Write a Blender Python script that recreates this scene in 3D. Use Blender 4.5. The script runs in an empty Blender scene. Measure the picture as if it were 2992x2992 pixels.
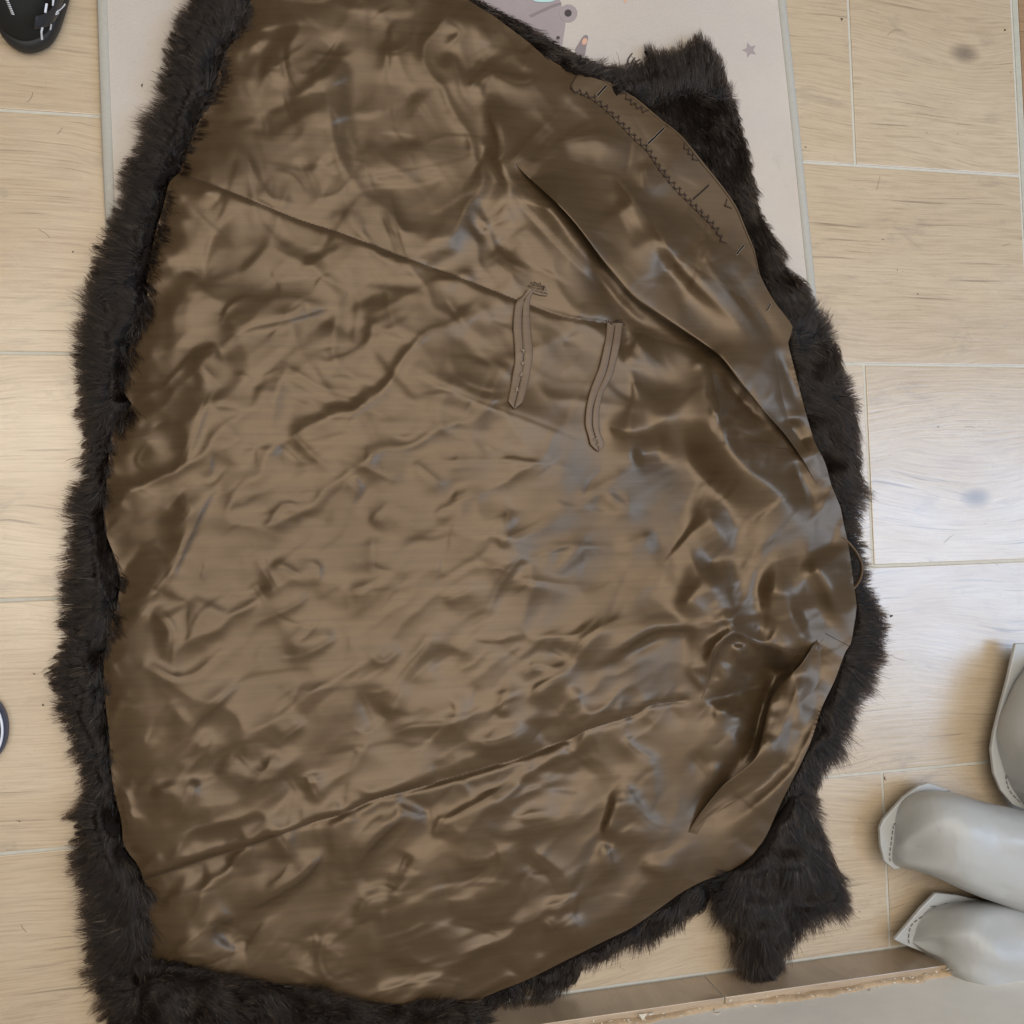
import bpy, bmesh, math
import numpy as np
from mathutils import Vector, Matrix

S = bpy.context.scene
COL = S.collection
# ------------------------------------------------------------------ camera, light, exposure
CAM_H = 1.2233          # the phone is held 1.22 m above the floor
FOC = 2767.0            # focal length in photo pixels (photo 2992 wide)
AX = np.array([0.97527541, -0.02232788, 0.21986207])    # the tiles' long direction, in camera axes
AY = np.array([0.03075372, 0.99891489, -0.03497509])
AN = np.array([-0.21884258, 0.04087192, 0.9749038])
cam = bpy.data.cameras.new('camera')
cam_o = bpy.data.objects.new('camera', cam); COL.objects.link(cam_o)
cam.sensor_width = 36.0; cam.lens = 36.0 * FOC / 2992.0
cam.clip_start = 0.02; cam.clip_end = 60.0
ex = Vector((AX[0], -AY[0], -AN[0])); ey = Vector((-AX[1], AY[1], AN[1])); ez = Vector((-AX[2], AY[2], AN[2]))
M = Matrix((ex, ey, ez)).transposed().to_4x4(); M.translation = (0, 0, CAM_H)
cam_o.matrix_world = M
S.camera = cam_o

world = bpy.data.worlds.new('World'); S.world = world; world.use_nodes = True
bg = world.node_tree.nodes['Background']
bg.inputs[0].default_value = (1.0, 0.93, 0.85, 1); bg.inputs[1].default_value = 0.13


def area_light(name, loc, target, sx, sy, power, color):
    l = bpy.data.lights.new(name, 'AREA'); l.shape = 'RECTANGLE'; l.size = sx; l.size_y = sy
    l.energy = power; l.color = color
    o = bpy.data.objects.new(name, l); COL.objects.link(o); o.location = loc
    d = Vector(target) - Vector(loc); o.rotation_euler = d.to_track_quat('-Z', 'Y').to_euler()
    return o


area_light('overhead_light', (0.22, 0.12, 2.5), (0.3, 0.0, 0), 2.5, 2.5, 74, (1.0, 0.925, 0.82))  # unseen overhead source, enlarged and shifted so flat satin reflects it evenly
area_light('window_light', (2.65, -0.3, 2.4), (0.7, -0.1, 0.0), 1.5, 1.5, 50, (0.46, 0.67, 1.0))
S.view_settings.view_transform = 'Standard'; S.view_settings.look = 'None'
S.view_settings.exposure = 0.0; S.view_settings.gamma = 1.0
S.cycles.max_bounces = 6


# ------------------------------------------------------------------ helpers
def P(u, v, z=0.0):
    """the place at height z that the photo shows at pixel (u, v)"""
    u = np.asarray(u, float); v = np.asarray(v, float); z = np.asarray(z, float)
    a, b = u - 1496.0, v - 1496.0
    dx = a * AX[0] + b * AX[1] + FOC * AX[2]
    dy = -(a * AY[0] + b * AY[1] + FOC * AY[2])
    dn = a * AN[0] + b * AN[1] + FOC * AN[2]
    t = (CAM_H - z) / dn
    return np.stack([dx * t, dy * t, z + 0 * t], -1)


def pts(s):
    return np.array([[float(c) for c in p.split(',')] for p in s.split()])


def smooth_line(p, step=6.0, closed=False):
    """Catmull-Rom through the points, resampled"""
    p = np.asarray(p, float)
    q = np.vstack([p[-1:], p, p[:2]]) if closed else np.vstack([2 * p[:1] - p[1:2], p, 2 * p[-1:] - p[-2:-1]])
    out = []
    for i in range(1, len(q) - 2):
        n = max(2, int(np.hypot(*(q[i + 1] - q[i])[:2]) / step))
        t = np.linspace(0, 1, n, endpoint=False)[:, None]
        a, b, c, d = q[i - 1], q[i], q[i + 1], q[i + 2]
        out.append(0.5 * (2 * b + (c - a) * t + (2 * a - 5 * b + 4 * c - d) * t * t + (3 * b - a - 3 * c + d) * t ** 3))
    out = np.vstack(out)
    return out if closed else np.vstack([out, p[-1:]])


def vnoise(x, y, seed):
    xi = np.floor(x).astype(np.int64); yi = np.floor(y).astype(np.int64)
    fx = x - xi; fy = y - yi
    fx = fx * fx * fx * (fx * (fx * 6 - 15) + 10); fy = fy * fy * fy * (fy * (fy * 6 - 15) + 10)

    def h(i, j):
        k = (i * 374761393 + j * 668265263 + seed * 974634777) & 0xffffffff
        k = ((k ^ (k >> 13)) * 1274126177) & 0xffffffff
        k = k ^ (k >> 16)
        return (k & 0xffff) / 32767.5 - 1.0
    return (h(xi, yi) * (1 - fx) + h(xi + 1, yi) * fx) * (1 - fy) + (h(xi, yi + 1) * (1 - fx) + h(xi + 1, yi + 1) * fx) * fy


def sstep(a, b, x):
    t = np.clip((x - a) / (b - a), 0, 1)
    return t * t * (3 - 2 * t)


def new_mesh(name, co, faces):
    """faces: (n,3)/(n,4) int array or list of tuples"""
    me = bpy.data.meshes.new(name)
    if isinstance(faces, np.ndarray):
        n, k = faces.shape
        me.vertices.add(len(co)); me.vertices.foreach_set('co', np.asarray(co, np.float32).ravel())
        me.loops.add(n * k); me.loops.foreach_set('vertex_index', faces.astype(np.int32).ravel())
        me.polygons.add(n); me.polygons.foreach_set('loop_start', np.arange(0, n * k, k, dtype=np.int32))
        me.update(calc_edges=True)
    else:
        me.from_pydata([tuple(c) for c in co], [], faces); me.update()
    return me


def add(name, me, mat=None, parent=None, smooth=True, loc=None):
    o = bpy.data.objects.new(name, me); COL.objects.link(o)
    if mat is not None and me is not None and not me.materials: me.materials.append(mat)
    if me is not None and smooth: me.polygons.foreach_set('use_smooth', np.ones(len(me.polygons), bool))
    if parent is not None: o.parent = parent
    if loc is not None: o.location = loc
    return o


def tag(o, label=None, cat=None, group=None, kind=None):
    for k, v in (('label', label), ('category', cat), ('group', group), ('kind', kind)):
        if v: o[k] = v
    return o


def empty(name, loc=(0, 0, 0)):
    o = bpy.data.objects.new(name, None); COL.objects.link(o); o.location = loc; o.empty_display_size = 0.05
    return o


def tube(points, r, seg=6, closed=False):
    """round cord along world points -> verts, faces"""
    p = np.asarray(points, float); n = len(p)
    r = np.broadcast_to(np.asarray(r, float), (n,))
    t = np.gradient(p, axis=0); t /= np.linalg.norm(t, axis=1)[:, None] + 1e-12
    up = np.array([0, 0, 1.0]); s = np.cross(t, up); s /= np.linalg.norm(s, axis=1)[:, None] + 1e-9
    w = np.cross(s, t)
    a = np.linspace(0, 2 * math.pi, seg, endpoint=False)
    v = p[:, None] + r[:, None, None] * (np.cos(a)[None, :, None] * s[:, None] + np.sin(a)[None, :, None] * w[:, None])
    v = v.reshape(-1, 3); f = []
    for i in range(n - 1):
        for k in range(seg):
            f.append((i * seg + k, i * seg + (k + 1) % seg, (i + 1) * seg + (k + 1) % seg, (i + 1) * seg + k))
    f.append(tuple(range(seg))[::-1]); f.append(tuple(range((n - 1) * seg, n * seg)))
    return v, f


def join(parts):
    V, F, k = [], [], 0
    for v, f in parts:
        V.append(np.asarray(v, float)); F += [tuple(i + k for i in q) for q in f]; k += len(v)
    return np.vstack(V), F


def box(x0, x1, y0, y1, z0, z1, bev=0.0):
    bm = bmesh.new()
    bmesh.ops.create_cube(bm, size=1.0)
    for v in bm.verts:
        v.co = Vector((x0 if v.co.x < 0 else x1, y0 if v.co.y < 0 else y1, z0 if v.co.z < 0 else z1))
    if bev: bmesh.ops.bevel(bm, geom=list(bm.edges), offset=bev, segments=2, affect='EDGES', profile=0.6)
    me = bpy.data.meshes.new('box'); bm.to_mesh(me); bm.free()
    return me


def inside(poly, u, v):
    r = np.zeros(np.shape(u), bool)
    n = len(poly); j = n - 1
    for i in range(n):
        x0, y0 = poly[i]; x1, y1 = poly[j]
        if y0 != y1:
            c = ((y0 > v) != (y1 > v)) & (u < (x1 - x0) * (v - y0) / (y1 - y0) + x0)
            r ^= c
        j = i
    return r


def line_dist(line, u, v):
    """distance, signed side (+ = right hand when walking the line in picture axes), parameter 0..1"""
    best = np.full(np.shape(u), 1e9); side = np.zeros(np.shape(u)); par = np.zeros(np.shape(u))
    seg = np.hypot(*np.diff(line, axis=0).T); cum = np.concatenate([[0], np.cumsum(seg)]); tot = cum[-1]
    for i in range(len(line) - 1):
        ax, ay = line[i]; dx, dy = line[i + 1] - line[i]; l2 = dx * dx + dy * dy + 1e-9
        t = np.clip(((u - ax) * dx + (v - ay) * dy) / l2, 0, 1)
        d = np.hypot(u - ax - t * dx, v - ay - t * dy)
        m = d < best
        best = np.where(m, d, best)
        side = np.where(m, dx * (v - ay) - dy * (u - ax), side)
        par = np.where(m, (cum[i] + t * seg[i]) / tot, par)
    return best, side, par


# ------------------------------------------------------------------ materials
class Nodes:
    def __init__(self, name):
        self.m = bpy.data.materials.new(name); self.m.use_nodes = True
        self.t = self.m.node_tree; self.b = self.t.nodes['Principled BSDF']

    def n(self, typ, **kw):
        nd = self.t.nodes.new('ShaderNode' + typ)
        for k, v in kw.items():
            if k in nd.inputs.keys() and not hasattr(nd, k): self.s(nd.inputs[k], v)
            else: setattr(nd, k, v)
        return nd

    def s(self, inp, v):
        if hasattr(v, 'outputs'): self.t.links.new(v.outputs[0], inp)
        elif isinstance(v, bpy.types.NodeSocket): self.t.links.new(v, inp)
        else: inp.default_value = v

    def mapping(self, scale=(1, 1, 1), coord='Object', loc=None, rot=(0, 0, 0)):
        tc = self.n('TexCoord'); mp = self.n('Mapping')
        self.t.links.new(tc.outputs[coord], mp.inputs[0]); mp.inputs['Scale'].default_value = scale
        mp.inputs['Rotation'].default_value = rot
        if loc is not None: self.s(mp.inputs['Location'], loc)
        return mp

    def noise(self, vec, scale, detail=3, rough=0.55, dist=0.0):
        nd = self.n('TexNoise'); self.s(nd.inputs['Vector'], vec)
        nd.inputs['Scale'].default_value = scale; nd.inputs['Detail'].default_value = detail
        nd.inputs['Roughness'].default_value = rough; nd.inputs['Distortion'].default_value = dist
        return nd.outputs['Fac']

    def ramp(self, fac, *stops):
        nd = self.n('ValToRGB'); self.s(nd.inputs[0], fac)
        e = nd.color_ramp.elements
        while len(e) < len(stops): e.new(0.5)
        for el, (p, c) in zip(e, stops):
            el.position = p; el.color = (*c, 1) if hasattr(c, '__len__') else (c, c, c, 1)
        return nd.outputs[0]

    def mix(self, fac, a, b, blend='MIX'):
        nd = self.n('Mix', data_type='RGBA', blend_type=blend)
        self.s(nd.inputs[0], fac)
        for sock, v in ((nd.inputs[6], a), (nd.inputs[7], b)):
            self.s(sock, (*v, 1) if isinstance(v, tuple) and len(v) == 3 else v)
        return nd.outputs[2]

    def math(self, op, a, b=0.0):
        nd = self.n('Math', operation=op); self.s(nd.inputs[0], a); self.s(nd.inputs[1], b)
        return nd.outputs[0]

    def bump(self, h, strength, dist=0.001, normal=None):
        nd = self.n('Bump'); self.s(nd.inputs['Height'], h)
        nd.inputs['Strength'].default_value = strength; nd.inputs['Distance'].default_value = dist
        if normal is not None: self.s(nd.inputs['Normal'], normal)
        return nd.outputs[0]

    def set(self, **kw):
        for k, v in kw.items():
            if isinstance(v, tuple) and len(v) == 3: v = (*v, 1)
            self.s(self.b.inputs[k.replace('_', ' ')], v)
        return self.m


def plain(name, col, rough=0.6, spec=0.5, noise_amt=0.12, scale=60.0, bump=0.0):
    N = Nodes(name); mp = N.mapping()
    f = N.noise(mp, scale, 4)
    c = N.mix(f, tuple(x * (1 - noise_amt) for x in col), tuple(min(1, x * (1 + noise_amt)) for x in col))
    N.set(Base_Color=c, Roughness=rough, Specular_IOR_Level=spec)
    if bump: N.set(Normal=N.bump(N.noise(mp, scale * 6, 3), bump, 0.0006))
    return N.m


def wood_material(name, light, mid, dark):
    N = Nodes(name)
    info = N.n('ObjectInfo')
    off = N.n('CombineXYZ'); r = info.outputs['Random']
    N.s(off.inputs[0], N.math('MULTIPLY', r, 37.0)); N.s(off.inputs[1], N.math('MULTIPLY', r, 91.0))
    base = N.mapping(loc=off)
    # gentle waviness of the grain
    warp = N.noise(base, 3.0, 2)
    wy = N.n('CombineXYZ'); N.s(wy.inputs[1], N.math('MULTIPLY', N.math('SUBTRACT', warp, 0.5), 0.022))
    add_ = N.n('VectorMath', operation='ADD'); N.s(add_.inputs[0], base); N.s(add_.inputs[1], wy)
    # knots pull the grain round themselves
    kmap = N.n('Mapping'); N.s(kmap.inputs[0], base); kmap.inputs['Scale'].default_value = (2.4, 4.2, 1)
    vor = N.n('TexVoronoi'); N.s(vor.inputs['Vector'], kmap); vor.inputs['Scale'].default_value = 1.0
    kd = vor.outputs['Distance']
    knot = N.ramp(kd, (0.0, 1.0), (0.03, 0.8), (0.075, 0.0))
    ring = N.n('CombineXYZ'); N.s(ring.inputs[1], N.math('MULTIPLY', N.ramp(kd, (0.0, 1.0), (0.45, 0.0)), 0.035))
    add2 = N.n('VectorMath', operation='ADD'); N.s(add2.inputs[0], add_); N.s(add2.inputs[1], ring)

    def st(sx, sy):
        m = N.n('Mapping'); N.s(m.inputs[0], add2); m.inputs['Scale'].default_value = (sx, sy, 1); return m
    tone = N.noise(st(1.0, 9), 1.0, 4, 0.6)
    grain = N.noise(st(13, 380), 1.0, 4, 0.65)
    pores = N.noise(st(42, 1100), 1.0, 3, 0.6)
    streak = N.noise(st(4.5, 190), 1.0, 3, 0.5)
    smudge = N.noise(st(9, 22), 1.0, 5, 0.7, 0.6)
    c = N.mix(N.ramp(tone, (0.32, 0.0), (0.68, 1.0)), light, mid)
    c = N.mix(N.math('MULTIPLY', N.ramp(grain, (0.44, 0.0), (0.72, 1.0)), 0.55), c, dark)
    c = N.mix(N.math('MULTIPLY', N.ramp(pores, (0.55, 0.0), (0.75, 1.0)), 0.34), c, dark)
    c = N.mix(N.math('MULTIPLY', N.ramp(streak, (0.635, 0.0), (0.70, 1.0)), 0.6), c, tuple(x * 0.55 for x in dark))
    c = N.mix(N.math('MULTIPLY', N.ramp(smudge, (0.57, 0.0), (0.74, 1.0)), 0.55), c, (0.24, 0.2, 0.165))
    c = N.mix(N.math('MULTIPLY', knot, 0.8), c, (0.13, 0.10, 0.08))
    c = N.mix(N.math('MULTIPLY', N.math('FRACT', N.math('MULTIPLY', r, 57.3)), 0.22), c, tuple(x * 0.72 for x in mid))
    hgt = N.math('ADD', N.math('MULTIPLY', grain, -0.7), N.math('MULTIPLY', streak, -0.6))
    rough = N.ramp(N.noise(st(6, 14), 1.0, 3), (0.3, 0.22), (0.7, 0.32))
    N.set(Base_Color=c, Roughness=rough, Specular_IOR_Level=1.0, Normal=N.bump(hgt, 0.3, 0.0007))
    return N.m


MAT_TILE = wood_material('wood_look_tile', (0.56, 0.46, 0.33), (0.485, 0.38, 0.26), (0.27, 0.195, 0.13))
MAT_PLANK = wood_material('darker_wood', (0.40, 0.26, 0.15), (0.32, 0.2, 0.11), (0.16, 0.10, 0.06))
MAT_SKIRT = wood_material('skirting_wood_look', (0.50, 0.39, 0.28), (0.42, 0.32, 0.22), (0.22, 0.16, 0.11))
MAT_GROUT = plain('pale_grout', (0.50, 0.485, 0.43), 0.8, 0.3, 0.15, 90, 0.4)
MAT_STRIP = plain('grey_joint', (0.42, 0.41, 0.345), 0.7, 0.3, 0.15, 90, 0.3)
MAT_WALL = plain('wall_plaster', (0.90, 0.88, 0.83), 0.75, 0.3, 0.10, 14, 0.5)
MAT_ADHESIVE = plain('tile_adhesive', (0.50, 0.37, 0.24), 0.9, 0.2, 0.35, 120, 0.8)
MAT_CHIP = plain('plaster_chip', (0.72, 0.66, 0.56), 0.9, 0.2, 0.2, 150)


def satin_material(name, col, rough, metal, aniso=0.55):
    N = Nodes(name)
    mp = N.mapping()
    big = N.noise(mp, 7.0, 4)
    c0 = N.mix(N.ramp(big, (0.3, 0.0), (0.7, 1.0)), tuple(x * 0.92 for x in col), tuple(x * 1.08 for x in col))

    def st(sx, sy, detail=2):
        m = N.n('Mapping'); N.s(m.inputs[0], N.n('TexCoord').outputs['Object']); m.inputs['Scale'].default_value = (sx, sy, 8)
        return N.noise(m, 1.0, detail, 0.6)
    weft = st(14, 620, 3); weft2 = st(5, 160, 3)
    warp = st(700, 30, 2)
    c = N.mix(N.math('MULTIPLY', N.ramp(weft2, (0.42, 0.0), (0.72, 1.0)), 0.5), c0, tuple(x * 0.66 for x in col))
    c = N.mix(N.math('MULTIPLY', N.ramp(weft, (0.5, 0.0), (0.8, 1.0)), 0.30), c, tuple(min(1, x * 1.35) for x in col))
    h = N.math('ADD', N.math('MULTIPLY', weft, 0.6), N.math('ADD', N.math('MULTIPLY', warp, 0.3), N.math('MULTIPLY', weft2, 0.5)))
    tan = N.n('Tangent', direction_type='RADIAL', axis='X')
    N.set(Base_Color=c, Roughness=rough, Metallic=metal, IOR=1.55, Specular_IOR_Level=0.5, Anisotropic=aniso,
          Sheen_Weight=0.06, Sheen_Roughness=0.45, Sheen_Tint=(0.75, 0.70, 0.68),
          Normal=N.bump(h, 0.10, 0.0004))
    return N.m


MAT_SATIN = satin_material('brown_satin', (0.092, 0.058, 0.0285), 0.375, 0.42)
MAT_FACING = satin_material('brown_facing', (0.090, 0.057, 0.029), 0.44, 0.34)
MAT_TAPE = satin_material('taupe_tape', (0.128, 0.084, 0.050), 0.55, 0.22, 0.2)
MAT_THREAD = plain('dark_brown_thread', (0.035, 0.018, 0.012), 0.7)
MAT_PALE_THREAD = plain('pale_thread', (0.27, 0.22, 0.165), 0.8)
MAT_SLIT = plain('dark_slit', (0.012, 0.009, 0.008), 0.9, 0.2)
MAT_PELT = plain('fur_skin', (0.010, 0.0075, 0.0065), 0.9, 0.1)
def rug_material():
    N = Nodes('rug_pile'); mp = N.mapping()
    c = N.mix(N.ramp(N.noise(mp, 5, 4), (0.35, 0.0), (0.65, 1.0)), (0.50, 0.455, 0.42), (0.555, 0.505, 0.455))
    c = N.mix(N.math('MULTIPLY', N.ramp(N.noise(mp, 14, 5, 0.65, 0.5), (0.60, 0.0), (0.78, 1.0)), 0.45), c, (0.33, 0.29, 0.26))
    c = N.mix(N.math('MULTIPLY', N.ramp(N.noise(mp, 3.1, 3), (0.5, 0.0), (0.72, 1.0)), 0.35), c, (0.56, 0.47, 0.35))
    c = N.mix(N.math('MULTIPLY', N.noise(mp, 420, 3, 0.7), 0.35), c, (0.36, 0.33, 0.31))
    N.set(Base_Color=c, Roughness=0.95, Specular_IOR_Level=0.1, Normal=N.bump(N.noise(mp, 500, 3, 0.7), 0.8, 0.0012))
    return N.m


MAT_RUG = rug_material()
MAT_BINDING = plain('rug_binding', (0.40, 0.39, 0.355), 0.85, 0.2, 0.10, 200, 0.5)
MAT_PRINT_GREY = plain('grey_print', (0.315, 0.27, 0.275), 0.95, 0.1, 0.08, 40, 0.6)
MAT_PRINT_MID = plain('mid_grey_print', (0.235, 0.20, 0.205), 0.95, 0.1, 0.08, 40, 0.6)
MAT_PRINT_DARK = plain('dark_print', (0.07, 0.06, 0.062), 0.95, 0.1)
MAT_PRINT_PINK = plain('pink_print', (0.60, 0.36, 0.26), 0.95, 0.1)
MAT_PRINT_CYAN = plain('cyan_print', (0.42, 0.60, 0.60), 0.95, 0.1)
def vinyl_material():
    N = Nodes('grey_faux_leather'); mp = N.mapping()
    c = N.mix(N.noise(mp, 9, 4), (0.385, 0.39, 0.385), (0.42, 0.425, 0.415))
    c = N.mix(N.math('MULTIPLY', N.ramp(N.noise(mp, 60, 4, 0.7), (0.64, 0.0), (0.75, 1.0)), 0.3), c, (0.28, 0.27, 0.25))
    big = N.noise(mp, 16, 2, 0.5, 0.8); fine = N.noise(mp, 900, 2)
    N.set(Base_Color=c, Roughness=N.ramp(big, (0.3, 0.34), (0.7, 0.46)), Normal=N.bump(fine, 0.12, 0.0004, N.bump(big, 0.32, 0.008)))
    return N.m


MAT_VINYL = vinyl_material()
MAT_SEAM = plain('grey_stitching', (0.12, 0.12, 0.11), 0.7)
MAT_SHOE = plain('black_mesh_fabric', (0.012, 0.013, 0.013), 0.8, 0.3, 0.3, 400, 0.6)
MAT_SHOE_PANEL = plain('black_synthetic', (0.022, 0.023, 0.027), 0.5, 0.4, 0.1)
MAT_SOLE = plain('black_rubber', (0.018, 0.018, 0.019), 0.6, 0.4, 0.1)
MAT_WHITE = plain('white_print', (0.72, 0.76, 0.84), 0.4)
MAT_NAVY = plain('navy_rubber', (0.035, 0.05, 0.10), 0.5)
MAT_DIRT = plain('dark_specks', (0.05, 0.035, 0.025), 0.8)


def fur_material():
    N = Nodes('dark_brown_fur')
    N.t.nodes.remove(N.b)
    h = N.n('BsdfHairPrincipled', model='CHIANG', parametrization='COLOR')
    ci = N.n('HairInfo')
    col = N.ramp(ci.outputs['Random'], (0.0, (0.002, 0.0015, 0.0013)), (0.5, (0.005, 0.0035, 0.0028)), (0.80, (0.016, 0.0098, 0.0068)), (0.95, (0.055, 0.033, 0.021)), (1.0, (0.14, 0.09, 0.06)))
    N.t.links.new(col, h.inputs['Color'])
    h.inputs['Roughness'].default_value = 0.26; h.inputs['Radial Roughness'].default_value = 0.5
    h.inputs['IOR'].default_value = 1.40
    N.t.links.new(h.outputs[0], N.t.nodes['Material Output'].inputs[0])
    return N.m


MAT_FUR = fur_material()

# ------------------------------------------------------------------ floor, wall
ROWS = [1.129, 0.835, 0.541, 0.2475, -0.0465, -0.3415, -0.590]
JOINT, TLEN, END_X = 0.8085, 1.2, 1.0945
WALL_Y = -0.590
G = 0.0021
floor = add('floor', box(-2.3, 2.2, -0.62, 1.75, -0.03, -0.0016), MAT_GROUT, smooth=False); tag(floor, kind='structure')
rows = [1.717, 1.423] + ROWS
tile_mesh = {}
for i in range(len(rows) - 1):
    y1, y0 = rows[i], rows[i + 1]
    first = JOINT if (i % 2 == 1) else JOINT - TLEN / 2
    x = first - 2 * TLEN
    while x < END_X:
        x0, x1 = max(x, -2.25), min(x + TLEN, END_X - 0.004)
        if x1 - x0 > 0.05:
            key = (round(x1 - x0, 3), round(y1 - y0, 3))
            if key not in tile_mesh:
                w, d = (x1 - x0) / 2 - G, (y1 - y0) / 2 - G
                me = box(-w, w, -d, d, -0.009, 0.0, 0.0009); me.materials.append(MAT_TILE); tile_mesh[key] = me
            add('tile', tile_mesh[key], None, floor, False, ((x0 + x1) / 2, (y0 + y1) / 2, 0.0))
        x += TLEN
strip = add('floor_joint_strip', box(END_X - 0.002, END_X + 0.0065, WALL_Y, 1.7, -0.012, -0.0005, 0.0006), MAT_STRIP, floor, False)
x = END_X + 0.0085
for k in range(3):
    me = box(x, x + 0.15, WALL_Y, 1.7, -0.012, 0.0002, 0.001)
    add('wood_plank', me, MAT_PLANK, floor, False); x += 0.152

# wall with tile skirting
wall = add('wall', box(-2.3, 2.2, WALL_Y - 0.10, WALL_Y - 0.0125, -0.03, 2.4), MAT_WALL, smooth=False)
tag(wall, kind='structure')
N_ = Nodes('x'); bpy.data.materials.remove(N_.m)
SK_H = 0.068
xs = [-2.3, -0.78, 0.42 - 0.008, 1.62, 2.2]
xj = float(P(2080, 2885, 0.03)[0]); xs = [-2.3, xj - 1.2, xj, xj + 1.2, 2.2]
for a, b in zip(xs[:-1], xs[1:]):
    add('skirting_tile', box(a + 0.0015, b - 0.0015, WALL_Y - 0.010, WALL_Y - 0.0005, 0.004, SK_H, 0.0008), MAT_SKIRT, wall, False)
add('skirting_grout', box(-2.3, 2.2, WALL_Y - 0.0118, WALL_Y - 0.002, -0.001, SK_H - 0.004), MAT_GROUT, wall, False)
# ragged adhesive line along the top of the skirting
rng = np.random.default_rng(5)
n = 500; xx = np.linspace(-2.3, 2.2, n)
top = SK_H + 0.010 + 0.007 * vnoise(xx * 11, 0 * xx, 3) + 0.004 * vnoise(xx * 60, 0 * xx, 4)
dep = WALL_Y - 0.0085 + 0.0018 * vnoise(xx * 40, 0 * xx, 5)
rowsv = [np.stack([xx, dep, 0 * xx + SK_H - 0.004], -1), np.stack([xx, dep, top * 0.5 + (SK_H) * 0.5], -1),
         np.stack([xx, 0 * xx + WALL_Y - 0.0118, top], -1), np.stack([xx, 0 * xx + WALL_Y - 0.016, top + 0.002], -1)]
V = np.vstack(rowsv); idx = np.arange(4 * n).reshape(4, n)
F = np.stack([idx[:-1, :-1], idx[:-1, 1:], idx[1:, 1:], idx[1:, :-1]], -1).reshape(-1, 4)
add('adhesive_line', new_mesh('adhesive_line', V, F), MAT_ADHESIVE, wall)
parts = []
for k in range(260):
    c = np.array([rng.uniform(0.2, 1.3), WALL_Y - rng.uniform(0.004, 0.0115), SK_H + rng.uniform(-0.001, 0.016)])
    q = c + rng.normal(0, rng.choice([0.0012, 0.0022, 0.004], p=[.6, .3, .1]), (4, 3)) * np.array([1, .45, .8])
    parts.append((q, [(0, 1, 2), (0, 2, 3), (0, 3, 1), (1, 3, 2)]))
V, F = join(parts); o = add('plaster_crumbs', new_mesh('plaster_crumbs', V, F), MAT_CHIP, wall, False); o['kind'] = 'stuff'

# ------------------------------------------------------------------ rug
rug = empty('rug', tuple(P(1300, 500)))


def sheet(line, z, thick, name, mat, parent, step=10, wob=0.0):
    """flat shape with real thickness from a closed pixel outline"""
    w = P(line[:, 0], line[:, 1], z)
    bm = bmesh.new(); vs = [bm.verts.new(p) for p in w]
    f = bm.faces.new(vs); f.normal_update()
    if f.normal.z < 0: f.normal_flip()
    r = bmesh.ops.extrude_face_region(bm, geom=[f])
    for e in r['geom']:
        if isinstance(e, bmesh.types.BMVert): e.co.z += 0
    for v in vs: v.co.z -= thick
    bmesh.ops.recalc_face_normals(bm, faces=bm.faces[:])
    me = bpy.data.meshes.new(name); bm.to_mesh(me); bm.free()
    o = add(name, me, mat, None, False)
    if parent is not None:
        o.parent = parent; o.matrix_parent_inverse = Matrix.Translation(-Vector(parent.location))
    return o


RZ = 0.007
left_e = pts('276,-420 280,-200 288,0 300,350 313,650 325,900 333,1100'); right_e = pts('2392,1100 2366,850 2337,560 2306,260 2280,20 2258,-200 2236,-420')
sheet(np.vstack([left_e, right_e]), RZ, RZ - 0.0005, 'rug_body', MAT_RUG, rug)


def band(line, w, z, thick, name, mat, parent):
    """raised rounded band along a pixel line"""
    l = smooth_line(line, 30); c = P(l[:, 0], l[:, 1], z)
    t = np.gradient(c, axis=0); t /= np.linalg.norm(t, axis=1)[:, None]; s = np.stack([t[:, 1], -t[:, 0], 0 * t[:, 0]], -1)
    prof = [(-1, -thick), (-1, -0.3 * thick), (-.7, 0), (.7, 0), (1, -0.3 * thick), (1, -thick)]
    V = np.stack([c + s * (w / 2 * a) + np.array([0, 0, b]) for a, b in prof], 1).reshape(-1, 3)
    k = len(prof); n = len(c); idx = np.arange(n * k).reshape(n, k)
    F = np.stack([idx[:-1, :-1], idx[:-1, 1:], idx[1:, 1:], idx[1:, :-1]], -1).reshape(-1, 4)
    o = add(name, new_mesh(name, V, F), mat)
    if parent is not None:
        o.parent = parent; o.matrix_parent_inverse = Matrix.Translation(-Vector(parent.location))
    return o


band(left_e + [10, 0], 0.0125, RZ + 0.0016, RZ, 'binding', MAT_BINDING, rug)
band(right_e + [8, 0], 0.0135, RZ + 0.0016, RZ, 'binding', MAT_BINDING, rug)


def ell(cx, cy, rx, ry=None, n=28, rot=0.0):
    a = np.linspace(0, 2 * math.pi, n, endpoint=False); ry = ry or rx
    x, y = rx * np.cos(a), ry * np.sin(a)
    return np.stack([cx + x * math.cos(rot) - y * math.sin(rot), cy + x * math.sin(rot) + y * math.cos(rot)], -1)


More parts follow.
